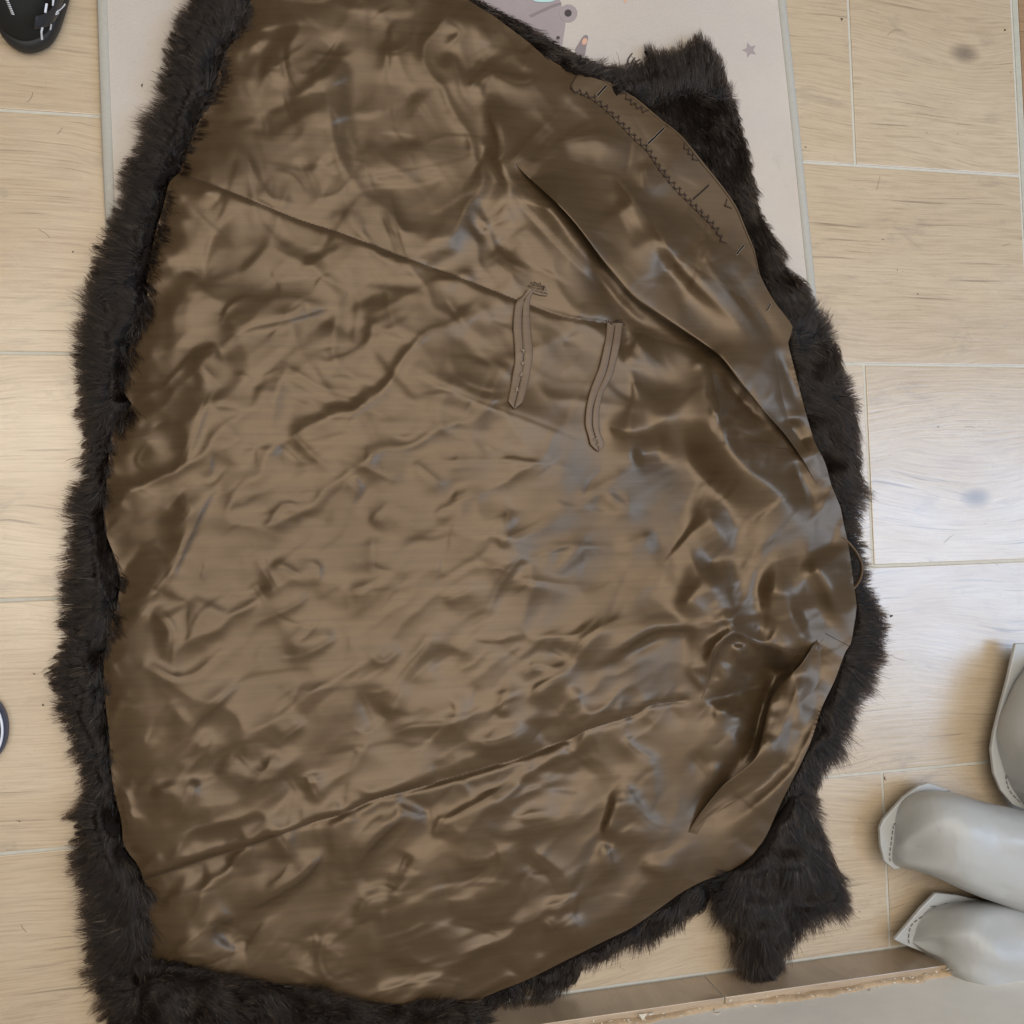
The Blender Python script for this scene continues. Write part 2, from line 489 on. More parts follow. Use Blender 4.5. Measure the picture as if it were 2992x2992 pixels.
PZ = RZ + 0.0005
head = smooth_line(pts('1380,-60 1640,-60 1637,2 1652,40 1652,75 1646,110 1640,140 1600,175 1540,120 1470,60 1420,20'), 12, True)
pr = sheet(head, PZ, 0.0004, 'printed_head', MAT_PRINT_GREY, rug)
sheet(ell(1661, 39, 26), PZ + 0.0004, 0.0004, 'printed_ear', MAT_PRINT_GREY, rug)
sheet(ell(1660, 38, 10.5), PZ + 0.0008, 0.0004, 'printed_inner_ear', MAT_PRINT_DARK, rug)
sheet(ell(1631, 110, 5), PZ + 0.0008, 0.0004, 'printed_dot', MAT_PRINT_DARK, rug)
sheet(pts('1548,44 1612,14 1640,6 1640,12 1612,22 1552,50'), PZ + 0.0008, 0.0004, 'printed_fold', MAT_PRINT_MID, rug)
sheet(smooth_line(pts('1545,-30 1640,-30 1622,0 1590,6 1556,0'), 8, True), PZ + 0.0012, 0.0004, 'printed_scarf', MAT_PRINT_CYAN, rug)
sheet(smooth_line(pts('1680,150 1690,128 1704,106 1714,102 1719,110 1714,130 1706,165'), 8, True), PZ, 0.0004, 'printed_paw', MAT_PRINT_MID, rug)
sheet(ell(1708, 121, 7, 10, rot=0.4), PZ + 0.0004, 0.0004, 'printed_paw_pad', MAT_PRINT_PINK, rug)
sheet(smooth_line(pts('1826,194 1832,182 1848,190 1868,198 1874,212 1850,225 1826,215'), 8, True), PZ, 0.0004, 'printed_paw', MAT_PRINT_MID, rug)
for s in ('1834,188 1836,172 1848,155', '1844,188 1849,176 1856,168', '1851,193 1860,180 1871,173', '1858,196 1868,186 1876,180', '1866,202 1872,194 1878,190'):
    l = smooth_line(pts(s), 4); w = P(l[:, 0], l[:, 1], PZ + 0.0004)
    V, F = tube(w, np.linspace(0.0013, 0.0008, len(w))); V[:, 2] = PZ + 0.0003 + (V[:, 2] - PZ) * 0.2
    o = add('printed_claw', new_mesh('printed_claw', V, F), MAT_PRINT_DARK); o.parent = rug; o.matrix_parent_inverse = Matrix.Translation(-Vector(rug.location))
sheet(pts('1808,-30 1842,-30 1828,11'), PZ, 0.0004, 'printed_diamond', MAT_PRINT_PINK, rug)
a = np.arange(10) * math.pi / 5 - 1.9
r = np.where(np.arange(10) % 2 == 0, 22, 10)
sheet(np.stack([2191 + r * np.cos(a), 146 + r * 1.05 * np.sin(a)], -1), PZ, 0.0004, 'printed_star', MAT_PRINT_GREY, rug)
tag(rug, 'pale grey children\'s rug with a printed grey animal and star, under the coat', 'rug')

# ------------------------------------------------------------------ the coat: lining
coat = empty('fur_coat', (0.35, 0.0, 0.0))
COAT_INV = Matrix.Translation((-0.35, 0, 0))


def part(name, me, mat, parent=None, smooth=True):
    o = add(name, me, mat, None, smooth)
    o.parent = parent or coat
    if parent is None: o.matrix_parent_inverse = COAT_INV
    return o


LINING = pts('''790,-260 760,-120 730,0 710,60 690,110 655,160 625,265 592,330 562,400 535,470 525,505 496,530 478,600 452,690 440,760 428,820 432,880
 408,960 380,1010 372,1080 364,1150 385,1180 350,1225 325,1270 318,1340 310,1430 305,1500 310,1560 333,1620 350,1690 345,1750 322,1830 305,1925 303,2000 306,2040
 318,2140 325,2250 335,2320 355,2400 362,2470 398,2520 420,2570 430,2640 421,2700 428,2740 408,2800 402,2832 415,2900 430,2990 900,3010 1370,3010 1400,2930
 1440,2903 1540,2863 1640,2813 1770,2748 1850,2708 1940,2645 1995,2606 2060,2572 2160,2535 2212,2480 2240,2440 2280,2350 2310,2290 2350,2210 2375,2150 2400,2070 2438,1990
 2470,1905 2486,1880 2495,1830 2503,1770 2495,1710 2480,1600 2465,1530 2455,1480 2430,1420 2410,1350 2380,1290 2350,1190 2322,1080 2303,1000 2316,955
 2262,880 2220,800 2206,735 2180,670 2150,600 2100,530 2060,480 2012,420 1985,390 1925,342 1850,280 1780,238 1735,215 1690,210 1640,193 1590,163 1545,124 1500,90
 1440,45 1380,8 1330,-30 1230,-110 1150,-260''')

# folds seen in the cloth: height mm, width left, width right (pixels), line
FOLDS = []


def fold(h, wl, wr, s, taper=True):
    FOLDS.append((h, wl, wr, pts(s), taper))


# --- upper front panel
fold(7, 70, 26, '1000,515 1090,510 1200,492 1310,470 1400,440 1440,425')
fold(-5, 40, 40, '1010,560 1100,545 1250,530 1390,455')
fold(9, 40, 16, '1410,280 1440,330 1462,400 1466,450 1488,520 1530,580')
fold(8, 18, 40, '1385,440 1425,430 1450,470 1490,530 1540,600 1580,668')
fold(-7, 22, 22, '1380,425 1420,470 1465,535 1500,570')
fold(8, 16, 45, '1490,520 1500,480 1540,430 1600,370 1670,300')
fold(-6, 24, 24, '1530,470 1580,410 1640,350 1680,280')
fold(6, 40, 18, '1500,560 1560,590 1620,590 1600,480 1580,420')
fold(5, 12, 40, '1640,420 1700,405 1760,400 1830,425 1870,430')
fold(5, 30, 12, '1440,200 1400,230 1360,290')
fold(6, 14, 34, '1310,140 1330,200 1360,290 1390,310')
fold(5, 18, 34, '1295,150 1350,95 1310,55 1300,20')
fold(-4, 26, 26, '1360,240 1400,190 1460,110')
fold(5, 20, 34, '1420,190 1500,240 1560,230 1570,150')
fold(4, 16, 26, '1530,220 1550,170 1565,120 1545,130')
fold(5, 30, 16, '1130,120 1135,200 1125,250')
fold(4, 16, 30, '1130,155 1170,150 1215,120')
fold(-4, 26, 26, '1180,250 1240,330 1290,400')
fold(4, 16, 30, '1200,260 1240,320 1280,390')
fold(-5, 26, 26, '1000,90 960,160 910,210 840,220')
fold(5, 18, 34, '765,190 800,200 840,195')
fold(-4, 18, 18, '780,200 800,240 830,270 850,330 910,420')
fold(5, 28, 28, '690,100 740,120 775,145')
fold(-4, 20, 20, '610,345 650,390 690,440')
fold(5, 16, 30, '600,360 660,420 720,480 745,540 740,600')
fold(-4, 22, 22, '760,330 775,370 765,410')
fold(-4, 24, 24, '870,450 900,510 925,570 950,600')
fold(4, 16, 26, '760,530 780,580 840,600 880,620')
fold(-4, 22, 22, '930,470 975,500 1010,480')
fold(6, 20, 36, '1130,570 1150,640 1180,740 1215,850')
fold(-5, 22, 22, '1100,590 1130,660 1165,750 1190,800')
fold(-4, 26, 26, '1250,760 1290,830')
fold(6, 30, 14, '1390,680 1430,650 1510,620')
fold(-4, 30, 20, '1380,700 1440,640 1470,600')
fold(5, 14, 34, '1450,720 1470,760 1540,800 1580,815')
fold(-4, 24, 24, '1470,690 1480,740 1520,760')
# front facing: the upper panel rolls over in one long fold; the cloth below tucks in under it
fold(9, 190, 30, '1500,470 1546,522 1630,598 1692,668 1769,772 1845,862 1908,908 1991,962 2054,1004 2110,1045')
fold(-5, 30, 14, '1470,480 1529,598 1630,709 1727,807 1790,883 1845,960 1880,985')
fold(-13, 26, 34, '1700,745 1780,850 1850,925 1920,968 2000,1015 2050,1045')
fold(9, 120, 26, '2040,1000 2100,1040 2165,1120 2228,1196 2290,1265 2330,1330')
fold(-12, 30, 50, '2080,1075 2150,1160 2220,1240 2290,1300')
fold(9, 60, 34, '1560,560 1640,640 1690,715 1760,800', True)
fold(10, 26, 70, '1790,520 1835,565 1875,630 1910,705 1955,780 2000,830')
fold(-7, 34, 34, '1770,560 1815,620 1850,690 1880,740')
fold(11, 70, 22, '1915,590 1940,680 1985,760 2040,825 2110,890 2180,960 2220,1010')
fold(-8, 26, 26, '1900,700 1960,790 2040,870 2100,930')
fold(8, 60, 20, '2030,690 2090,785 2150,865 2200,935 2250,1015')
fold(-8, 24, 24, '2080,745 2140,810 2200,900 2260,990 2310,1100')
fold(6, 40, 18, '1870,470 1890,540 1900,590')
fold(-9, 22, 22, '2270,1010 2310,1110 2345,1200 2375,1290')
# armhole: a thick roll of lining running to the neck, a hollow on its lower side
fold(24, 44, 84, '2030,1020 2062,1092 2088,1190 2118,1290 2180,1375 2260,1435 2320,1510 2380,1590')
fold(-16, 60, 70, '1995,1210 2005,1335 2061,1405 2123,1475 2165,1558 2249,1614')
fold(8, 14, 40, '1830,1080 1850,1040 1870,1000 1920,975')
fold(-6, 40, 40, '1800,1010 1830,1000 1860,985')
fold(12, 60, 30, '1760,1230 1830,1260 1900,1250 1960,1200 2000,1120', True)
fold(-9, 34, 34, '1840,1330 1920,1310 1980,1290')
fold(7, 12, 34, '2160,1296 2210,1300 2260,1305 2305,1312')
fold(-9, 26, 26, '2310,1220 2330,1270 2360,1330')
fold(9, 30, 24, '2130,1190 2160,1230 2190,1250 2240,1225')
fold(-8, 30, 30, '2140,1170 2190,1200 2230,1190')
fold(8, 16, 34, '2330,1150 2350,1250 2380,1330 2400,1420')
fold(-9, 24, 24, '2320,1340 2345,1410 2380,1480 2410,1490')
fold(14, 60, 70, '2000,1470 2060,1500 2110,1570 2180,1660 2250,1700')
fold(14, 50, 60, '1980,1810 2040,1730 2100,1700 2180,1680')
fold(13, 70, 50, '2200,1720 2280,1730 2350,1745 2420,1750')
fold(-13, 50, 50, '2030,1670 2120,1630 2230,1640')
fold(-12, 50, 50, '2310,1800 2370,1775 2440,1740')
fold(14, 60, 40, '2360,1620 2410,1690 2440,1760 2460,1800')
fold(10, 44, 14, '1700,1960 1790,1910 1900,1840 2000,1825 2080,1810 2160,1800 2240,1790 2330,1830 2430,1815')
fold(10, 14, 54, '1990,1840 2060,1840 2120,1820 2180,1815')
# lower sleeve opening
fold(-20, 60, 60, '2130,1955 2220,1965 2320,1945')
fold(-9, 40, 40, '2120,2060 2180,2090 2200,2150')
fold(13, 20, 14, '2060,2000 2075,1950 2085,1900 2110,1870 2150,1850 2200,1870 2240,1885 2310,1895 2370,1905')
fold(-17, 30, 40, '2200,1925 2260,1955 2330,1965 2375,1920 2400,1880')
fold(-14, 24, 34, '2050,2050 2110,2038 2170,2020 2240,2000 2290,1975')
fold(9, 26, 14, '2150,1870 2160,1910 2200,1960')
fold(6, 14, 22, '2070,1985 2100,2000 2130,1990 2150,2010')
fold(6, 22, 14, '2120,1930 2110,1960 2140,1975')
fold(7, 14, 26, '2050,2065 2110,2070 2170,2090 2220,2110')
fold(-9, 22, 22, '2150,2130 2200,2150 2230,2080')
fold(11, 60, 12, '2390,1860 2340,1940 2280,2000 2250,2050 2230,2130 2215,2200 2180,2240 2115,2290 2095,2330')
fold(-12, 22, 18, '2330,1930 2260,2010 2225,2090 2195,2180 2130,2240 2095,2300')
fold(7, 34, 12, '2370,1900 2350,1960 2335,2020 2310,2090 2285,2150 2265,2210 2255,2240')
fold(9, 20, 16, '2420,2010 2405,2080 2380,2140 2350,2200 2325,2250 2270,2310 2200,2370 2130,2420 2070,2450')
fold(8, 20, 34, '2240,2140 2250,2190 2290,2240')
fold(7, 30, 14, '2080,2220 2090,2290 2110,2330')
fold(-6, 26, 26, '2010,2200 2060,2250 2080,2300')
fold(-7, 34, 34, '2140,2190 2120,2260 2080,2320 2040,2400')
# --- seams
fold(-2, 9, 9, '525,505 610,535 700,570 785,605 870,640 1000,682 1165,745 1320,802 1500,872 1640,922 1775,945', False)
fold(3, 8, 60, '520,520 610,548 700,583 785,618 870,652 1000,694 1165,757 1320,815 1500,884', False)
fold(-2.5, 9, 9, '410,2575 500,2545 600,2510 760,2460 920,2400 1000,2378 1090,2336 1210,2304 1400,2250 1530,2210 1650,2165 1720,2130 1850,2090 1900,2060 2000,2045', False)
fold(5, 34, 8, '415,2562 500,2532 600,2498 760,2447 850,2420 920,2385 1000,2365 1090,2322 1210,2290', False)
fold(4, 8, 26, '1000,2392 1090,2350 1210,2320 1400,2264 1530,2224 1650,2180', False)
# --- middle back panel
fold(7, 44, 10, '640,1010 605,1030 555,1040')
fold(6, 10, 40, '1000,880 920,905 820,930 720,955 640,1005 600,1035')
fold(-5, 24, 24, '515,785 560,785 600,815 612,855')
fold(6, 12, 46, '640,1110 610,1150 590,1200 562,1280 535,1350 528,1400 530,1445')
fold(6, 30, 12, '590,1170 640,1180 700,1185 775,1178')
fold(7, 16, 24, '550,1035 580,1075 620,1110 650,1150')
fold(6, 14, 22, '528,1430 540,1470 552,1490 520,1525 480,1555')
fold(8, 10, 46, '665,1365 635,1405 585,1485 548,1565 512,1640 455,1715 415,1785 362,1842 308,1930')
fold(-5, 20, 20, '600,1370 605,1400 625,1395 660,1340 690,1320')
fold(7, 18, 26, '440,1760 470,1800 500,1840 498,1900 480,1960')
fold(6, 26, 14, '510,1650 500,1700 485,1760')
fold(7, 14, 30, '395,1925 455,1955 510,1985 575,1970 640,1920 725,1848')
fold(6, 16, 30, '780,1640 850,1672 920,1715')
fold(5, 22, 12, '920,1715 925,1660 880,1650 860,1655')
fold(5, 12, 26, '920,1720 860,1765 780,1800 690,1830')
fold(-5, 22, 22, '735,1700 760,1740 785,1775')
fold(5, 12, 28, '750,1610 790,1690 830,1760')
fold(6, 12, 30, '1000,1850 930,1890 880,1912 830,1925')
fold(-5, 30, 30, '790,1075 850,1112 930,1155 1000,1162 1100,1200 1190,1270')
fold(6, 14, 50, '800,1050 870,1100 940,1140 1010,1150 1100,1180')
fold(-5, 30, 30, '800,1280 850,1320 910,1385')
fold(5, 34, 18, '850,1260 920,1330 1000,1385')
fold(5, 24, 12, '860,1450 880,1480 830,1480 800,1520 770,1580 755,1610')
fold(9, 60, 60, '1130,1040 1270,1115 1400,1170 1550,1225 1690,1280 1800,1320')
fold(5, 14, 44, '1190,1345 1270,1355 1400,1352 1530,1358 1620,1368 1730,1390')
fold(5, 18, 14, '1310,1450 1322,1462 1370,1445 1430,1420')
fold(5, 14, 22, '1195,1345 1260,1400 1320,1455')
fold(5, 14, 30, '1260,1520 1310,1488 1390,1490')
fold(6, 24, 12, '1455,1605 1475,1570 1480,1530 1482,1470')
fold(6, 12, 30, '1455,1600 1500,1570 1560,1545 1620,1510 1680,1470')
fold(7, 18, 28, '1680,1490 1720,1450 1770,1420 1830,1390 1880,1360')
fold(6, 16, 24, '1750,1445 1790,1460 1830,1485 1810,1410')
fold(5, 14, 26, '1550,1640 1640,1610 1705,1590 1740,1540')
fold(5, 12, 18, '1610,1685 1650,1650 1705,1600 1735,1640')
fold(5, 12, 30, '1285,1755 1350,1730 1420,1695')
fold(5, 14, 34, '1000,1735 1060,1722 1110,1700 1170,1670')
fold(5, 14, 26, '1450,1720 1520,1700 1600,1710 1700,1720 1750,1715')
fold(7, 34, 26, '1270,1820 1240,1890 1190,1950 1140,2020 1120,2090')
fold(6, 14, 40, '1540,1600 1460,1700 1420,1790 1400,1840')
fold(5, 16, 30, '1180,1880 1150,1910 1110,1930 1060,1860')
fold(5, 12, 26, '1560,1870 1620,1868 1690,1858 1760,1800 1800,1760')
fold(-5, 26, 26, '1600,1890 1650,1920 1660,1950')
fold(7, 14, 34, '1660,1960 1690,1900 1740,1850 1830,1810 1900,1800')
fold(5, 16, 20, '1500,1975 1570,1950 1640,1960 1680,1900')
fold(6, 20, 30, '1080,1540 1110,1505 1140,1480 1150,1440')
fold(5, 34, 34, '1090,1560 1095,1620 1090,1690')
fold(5, 12, 26, '1020,1400 1050,1430 1070,1440')
fold(6, 30, 14, '1920,1560 1850,1590 1790,1610')
fold(-4, 30, 30, '440,1280 400,1350 480,1400')
fold(5, 12, 30, '320,1400 400,1430 470,1470')
fold(5, 26, 12, '330,1300 400,1290 480,1270')
# --- lower back panel
fold(8, 12, 34, '720,1975 640,2045 580,2095 530,2160 500,2210 475,2255')
fold(7, 14, 34, '620,2130 590,2190 550,2240 525,2290 508,2325')
fold(-5, 22, 22, '330,2200 380,2250 425,2310')
fold(6, 14, 24, '440,2318 490,2310 540,2295')
fold(6, 14, 16, '335,2290 365,2330 378,2390 386,2465')
fold(7, 20, 30, '575,2260 550,2330 535,2400 560,2430')
fold(-5, 24, 24, '680,2190 720,2230 770,2270')
fold(6, 34, 14, '800,2190 790,2240 760,2265 690,2230')
fold(6, 14, 34, '900,2100 860,2130 820,2160 790,2200')
fold(-5, 22, 22, '820,2250 860,2300 880,2340')
fold(6, 26, 18, '900,2250 920,2310 960,2350')
fold(-6, 40, 30, '1040,2000 1080,2080 1100,2150 1090,2220')
fold(6, 30, 16, '1120,2100 1160,2040 1190,1985')
fold(6, 12, 24, '1450,2095 1475,2050 1480,2020 1460,1995')
fold(5, 12, 18, '1305,2070 1330,2105 1340,2060 1330,2010')
fold(7, 12, 44, '1540,2060 1580,2010 1640,1980 1700,1940')
fold(6, 14, 24, '1690,2000 1680,2040 1700,2070 1690,2110')
fold(6, 34, 26, '1130,2150 1200,2120 1300,2110 1400,2070')
fold(5, 18, 24, '1400,2130 1420,2170 1500,2150 1560,2100')
fold(-4, 30, 30, '1640,2170 1690,2210 1740,2250')
fold(5, 14, 30, '1810,2130 1840,2180 1900,2220 1960,2230')
# --- lower front panel
fold(9, 10, 40, '950,2470 920,2520 870,2570 800,2612 740,2645 680,2680')
fold(7, 12, 36, '690,2670 630,2700 570,2725')
fold(-6, 20, 30, '620,2700 660,2712 700,2730')
fold(9, 12, 44, '1190,2375 1130,2420 1070,2480 1030,2530 1000,2570')
fold(-7, 20, 26, '1140,2338 1200,2345 1250,2390 1255,2400 1290,2350')
fold(8, 18, 26, '1150,2350 1180,2370 1220,2385 1245,2350')
fold(7, 12, 30, '1250,2410 1310,2395 1370,2365 1450,2320 1530,2260')
fold(8, 34, 12, '1400,2400 1460,2435 1560,2425 1680,2390 1780,2335')
fold(5, 24, 10, '1510,2392 1570,2385 1640,2372')
fold(10, 10, 34, '1760,2462 1778,2410 1800,2350 1800,2310 1780,2300')
fold(8, 12, 20, '1755,2450 1772,2500 1780,2540 1798,2570')
fold(7, 20, 30, '1815,2270 1840,2330 1880,2390 1930,2420 2000,2430')
fold(6, 12, 22, '1780,2460 1840,2430 1880,2440 1930,2432')
fold(-6, 26, 26, '1400,2470 1440,2510 1420,2550 1350,2590 1260,2640')
fold(7, 30, 20, '1440,2440 1470,2500 1440,2560 1370,2610')
fold(-6, 26, 26, '1515,2480 1550,2520 1600,2550 1630,2600 1650,2640')
fold(7, 24, 30, '1540,2470 1580,2510 1640,2560 1660,2620')
fold(7, 12, 24, '1580,2660 1650,2640 1690,2610 1710,2640')
fold(6, 20, 20, '1585,2680 1610,2700 1640,2750')
fold(6, 20, 28, '1660,2660 1680,2710 1720,2780')
fold(-6, 30, 30, '1300,2690 1400,2710 1500,2750')
fold(8, 20, 44, '1040,2940 1110,2905 1200,2880 1290,2868 1360,2885 1420,2915')
fold(8, 30, 14, '1860,2520 1930,2540 2000,2565')
fold(-5, 26, 26, '1190,2490 1170,2540 1170,2560')
fold(6, 16, 34, '1270,2450 1290,2400 1320,2370')
fold(-6, 34, 34, '1050,2610 1110,2580 1180,2600')
fold(6, 24, 34, '1040,2700 1070,2640 1130,2620 1180,2650')
fold(-6, 30, 30, '660,2780 700,2740 760,2760')
fold(6, 20, 34, '500,2800 580,2740 640,2700')
fold(-6, 30, 30, '900,2700 920,2760 870,2830')
fold(6, 40, 26, '980,2720 940,2780 960,2850 1040,2870')
fold(6, 20, 34, '440,2640 540,2625 640,2590 720,2540')
fold(5, 26, 14, '780,2400 860,2500 900,2540')

STEP = 4.0
U0, U1, V0, V1 = 270.0, 2545.0, -270.0, 3240.0
us = np.arange(U0, U1, STEP); vs_ = np.arange(V0, V1, STEP)
ny, nx = len(vs_) // 4 * 4 + 1, len(us) // 4 * 4 + 1
us = U0 + STEP * np.arange(nx); vs_ = V0 + STEP * np.arange(ny)
UU, VV = np.meshgrid(us, vs_)
LIN_S = smooth_line(LINING, 22, True)
IN = inside(LIN_S, UU, VV)
EDGE, _, _ = line_dist(np.vstack([LIN_S, LIN_S[:1]])[::1], UU, VV)
SD = np.where(IN, EDGE, -EDGE)
# broad shape: flat on the fur, sagging at the hem, thick at the collar
H0 = 0.034 + 0.018 * sstep(1900, 2400, UU) + 0.004 * vnoise(UU / 420, VV / 420, 2) + 0.003 * vnoise(UU / 200, VV / 200, 9)
soft = sstep(-20, 130, np.clip(SD, 0, None))
hemside = 1 - sstep(700, 1300, UU)
H0 = H0 - (1 - soft) * (0.006 * hemside + 0.002)


def put_fold(T, h, wl, wr, line, taper):
    l = smooth_line(line, 14)
    m = 5.5 * max(wl, wr)
    i0, i1 = np.searchsorted(us, [l[:, 0].min() - m, l[:, 0].max() + m]); j0, j1 = np.searchsorted(vs_, [l[:, 1].min() - m, l[:, 1].max() + m])
    if i1 <= i0 or j1 <= j0: return
    u, v = UU[j0:j1, i0:i1], VV[j0:j1, i0:i1]
    d, s, t = line_dist(l, u, v)
    side = 0.5 + 0.5 * np.tanh(s / (np.abs(s).max() * 0.01 + 1e-9))
    w = wl * (1 - side) + wr * side
    if taper: w = w * (0.65 + 0.8 * t)
    x = d / w
    prof = np.exp(-(0.012 + x ** 2) ** 0.68)
    amp = np.clip(np.minimum(t * 3.4, (1 - t) * 2.2), 0, 1) if taper else 1.0
    amp = amp * amp * (3 - 2 * amp)
    T[j0:j1, i0:i1] += 0.001 * h * prof * amp


for h, wl, wr, line, taper in FOLDS:
    put_fold(H0, h * (1.45 if abs(h) >= 9 else 0.86), wl * 1.35, wr * 1.35, line, taper)

# smaller creases between the large ones: short folds that start sharp and fan out
rng = np.random.default_rng(11)
rough_map = np.clip(0.9 + 0.6 * vnoise(UU / 330, VV / 330, 21), 0.25, 1.5) * sstep(-10, 70, SD)
rough_map *= 1 - 0.45 * np.exp(-((UU - 1450) / 520) ** 2 - ((VV - 1500) / 330) ** 2)
rough_map *= 1 - 0.65 * sstep(1350, 1700, UU) * (1 - sstep(1500, 1750, VV))


def rough_at(u, v):
    return rough_map[np.clip(((v - V0) / STEP).astype(int), 0, ny - 1), np.clip(((u - U0) / STEP).astype(int), 0, nx - 1)]


HF = np.zeros_like(H0)
cu, cv = rng.uniform(250, 2500, 1500), rng.uniform(-250, 3200, 1500)
ok = inside(LIN_S, cu, cv) & (rough_at(cu, cv) > rng.uniform(0.1, 1.3, 1500))
for u0, v0 in list(zip(cu[ok], cv[ok]))[:150]:
    up = 1 - 1 / (1 + math.exp(-(v0 - 1150) / 350))
    ang = (0.95 if rng.random() < 0.6 else -0.9) * up + (-0.62) * (1 - up) + rng.normal(0, 0.5)
    if u0 < 620: ang = ang * 0.5 + rng.normal(0, 0.35)
    if u0 > 1900: ang = -0.75 + rng.normal(0, 0.5)
    L = rng.uniform(110, 330) * (1 if rng.random() < 0.8 else 1.7)
    if rng.random() < 0.5: ang += math.pi
    t = np.linspace(-0.5, 0.5, 6); k = rng.normal(0, 0.5)
    a = ang + k * t
    line = np.stack([u0 + L * t * np.cos(ang) - L * k * 0.5 * (t * t - .1) * math.sin(ang), v0 + L * t * np.sin(ang) + L * k * 0.5 * (t * t - .1) * math.cos(ang)], -1)
    put_fold(HF, rng.choice([-1, 1], p=[.35, .65]) * rng.uniform(1.2, 3.2), rng.uniform(14, 28), rng.uniform(60, 150), line, True)
cu, cv = rng.uniform(250, 2500, 400), rng.uniform(-250, 3200, 400)
ok = inside(LIN_S, cu, cv)
for u0, v0 in list(zip(cu[ok], cv[ok]))[:130]:
    up = 1 - 1 / (1 + math.exp(-(v0 - 1150) / 350))
    ang = (0.95 if rng.random() < 0.6 else -0.8) * up + (-0.6) * (1 - up) + rng.normal(0, 0.35)
    L = rng.uniform(140, 380); t = np.linspace(-0.5, 0.5, 8); k = rng.normal(0, 0.35)
    w = np.cumsum(rng.normal(0, 5, 8))
    line = np.stack([u0 + L * t * np.cos(ang) - (L * k * t * t + w) * math.sin(ang), v0 + L * t * np.sin(ang) + (L * k * t * t + w) * math.cos(ang)], -1)
    put_fold(HF, rng.choice([-1, 1]) * rng.uniform(0.6, 1.5), 5, rng.uniform(22, 60), line, True)
# puckers pulled in along the hem and the long seams
def puckers(line, gap, lo, hi, h, sides, w=(9, 16)):
    l = smooth_line(line, 4.0); k = 0
    tang = np.gradient(l, axis=0); tang /= np.linalg.norm(tang, axis=1)[:, None] + 1e-9
    i = int(rng.uniform(0, gap / 4))
    while i < len(l) - 1:
        for sd_ in sides:
            if rng.random() < 0.75:
                nrm = np.array([tang[i, 1], -tang[i, 0]]) * sd_
                d = nrm + tang[i] * rng.normal(0, 0.45); d /= np.hypot(*d)
                L = rng.uniform(lo, hi); b = np.array([d[1], -d[0]]) * rng.normal(0, 0.15) * L
                q = np.array([l[i] - d * 6, l[i] + d * L * 0.33 + b * 0.5, l[i] + d * L * 0.66 + b * 0.9, l[i] + d * L + b * 0.6])
                put_fold(HF, h * rng.uniform(0.5, 1.2) * rng.choice([1, -1], p=[.7, .3]), rng.uniform(*w), rng.uniform(w[1], w[1] * 2.2), q, True)
        i += int(rng.uniform(0.5, 1.5) * gap / 4)


hem_line = LINING[(LINING[:, 0] < 800) & (LINING[:, 1] < 2800)]
puckers(hem_line, 62, 60, 150, 2.6, (1,))
for q in ('410,2575 600,2510 760,2460 920,2400 1090,2336 1210,2304 1400,2250 1530,2210 1650,2165 1850,2090 2000,2045',):
    puckers(pts(q), 60, 40, 110, 1.9, (1, -1))
puckers(pts('525,507 700,572 870,642 1000,684 1165,747 1320,804 1500,874 1775,947'), 100, 40, 120, 1.5, (1, -1))
puckers(pts('1400,2930 1640,2813 1850,2708 1995,2606 2160,2535 2240,2440 2310,2290 2400,2070 2470,1905'), 70, 40, 100, 1.8, (1,))
puckers(pts('2050,2040 2075,1975 2085,1905 2110,1872 2150,1852 2200,1872 2240,1887 2310,1897 2370,1906'), 42, 40, 95, 4.0, (1, -1), (8, 14))
puckers(pts('2065,1010 2090,1100 2112,1240 2160,1300 2230,1306 2305,1312'), 48, 36, 80, 3.2, (1, -1), (8, 14))
puckers(pts('2060,2060 2120,2050 2200,2040 2260,2010'), 46, 40, 90, 3.4, (1, -1), (8, 14))
puckers(pts('2503,1770 2465,1530 2410,1350 2350,1190'), 60, 40, 90, 1.8, (1,))
# crumple: flat facets meeting in soft ridges
CR = np.zeros_like(H0)
for sc, amp, sd in ((230, 0.0075, 60), (110, 0.0026, 61)):
    wu = UU + 40 * vnoise(UU / 130, VV / 130, sd + 7); wv = VV + 40 * vnoise(UU / 130, VV / 130, sd + 9)
    f1 = np.full(UU.shape, 9.0); f2 = f1.copy()
    x, y = (wu * 0.82 - wv * 0.57) / sc, (wu * 0.57 + wv * 0.82) / sc * 0.62
    xi, yi = np.floor(x), np.floor(y)
    for a in (-1, 0, 1):
        for b in (-1, 0, 1):
            jx = 0.5 + 0.46 * vnoise(xi + a, yi + b, sd); jy = 0.5 + 0.46 * vnoise(xi + a, yi + b, sd + 1)
            d = np.hypot(xi + a + jx - x, yi + b + jy - y)
            f2 = np.minimum(f2, np.maximum(f1, d)); f1 = np.minimum(f1, d)
    CR += 0.28 * amp * f1
# long soft undulations: steep in the upper half, rising to the right below
UN = np.zeros_like(H0)
up = 1 - sstep(700, 1650, VV); rt = sstep(1750, 2150, UU)
for th, wgt, sd in ((1.02, up * (1 - rt), 70), (-0.62, (1 - up) * (1 - rt) + 0.25 * up, 71), (0.12, 0.45 * (1 - rt) * sstep(700, 1000, VV) * (1 - sstep(1500, 1900, VV)), 72), (-0.85, 0.6 * rt, 73)):
    c_, s_ = math.cos(th), math.sin(th)
    wu = UU + 60 * vnoise(UU / 210, VV / 210, sd + 7) + 16 * vnoise(UU / 70, VV / 70, sd + 8); wv = VV + 60 * vnoise(UU / 210, VV / 210, sd + 9) + 16 * vnoise(UU / 70, VV / 70, sd + 5)
    al, ac = wu * c_ + wv * s_, -wu * s_ + wv * c_
    for la, lc, amp in ((480, 150, 0.0072), (230, 66, 0.0013)):
        r_ = 1 - np.abs(vnoise(al / la, ac / lc, sd + int(la)))
        UN += wgt * amp * r_ ** 1.6
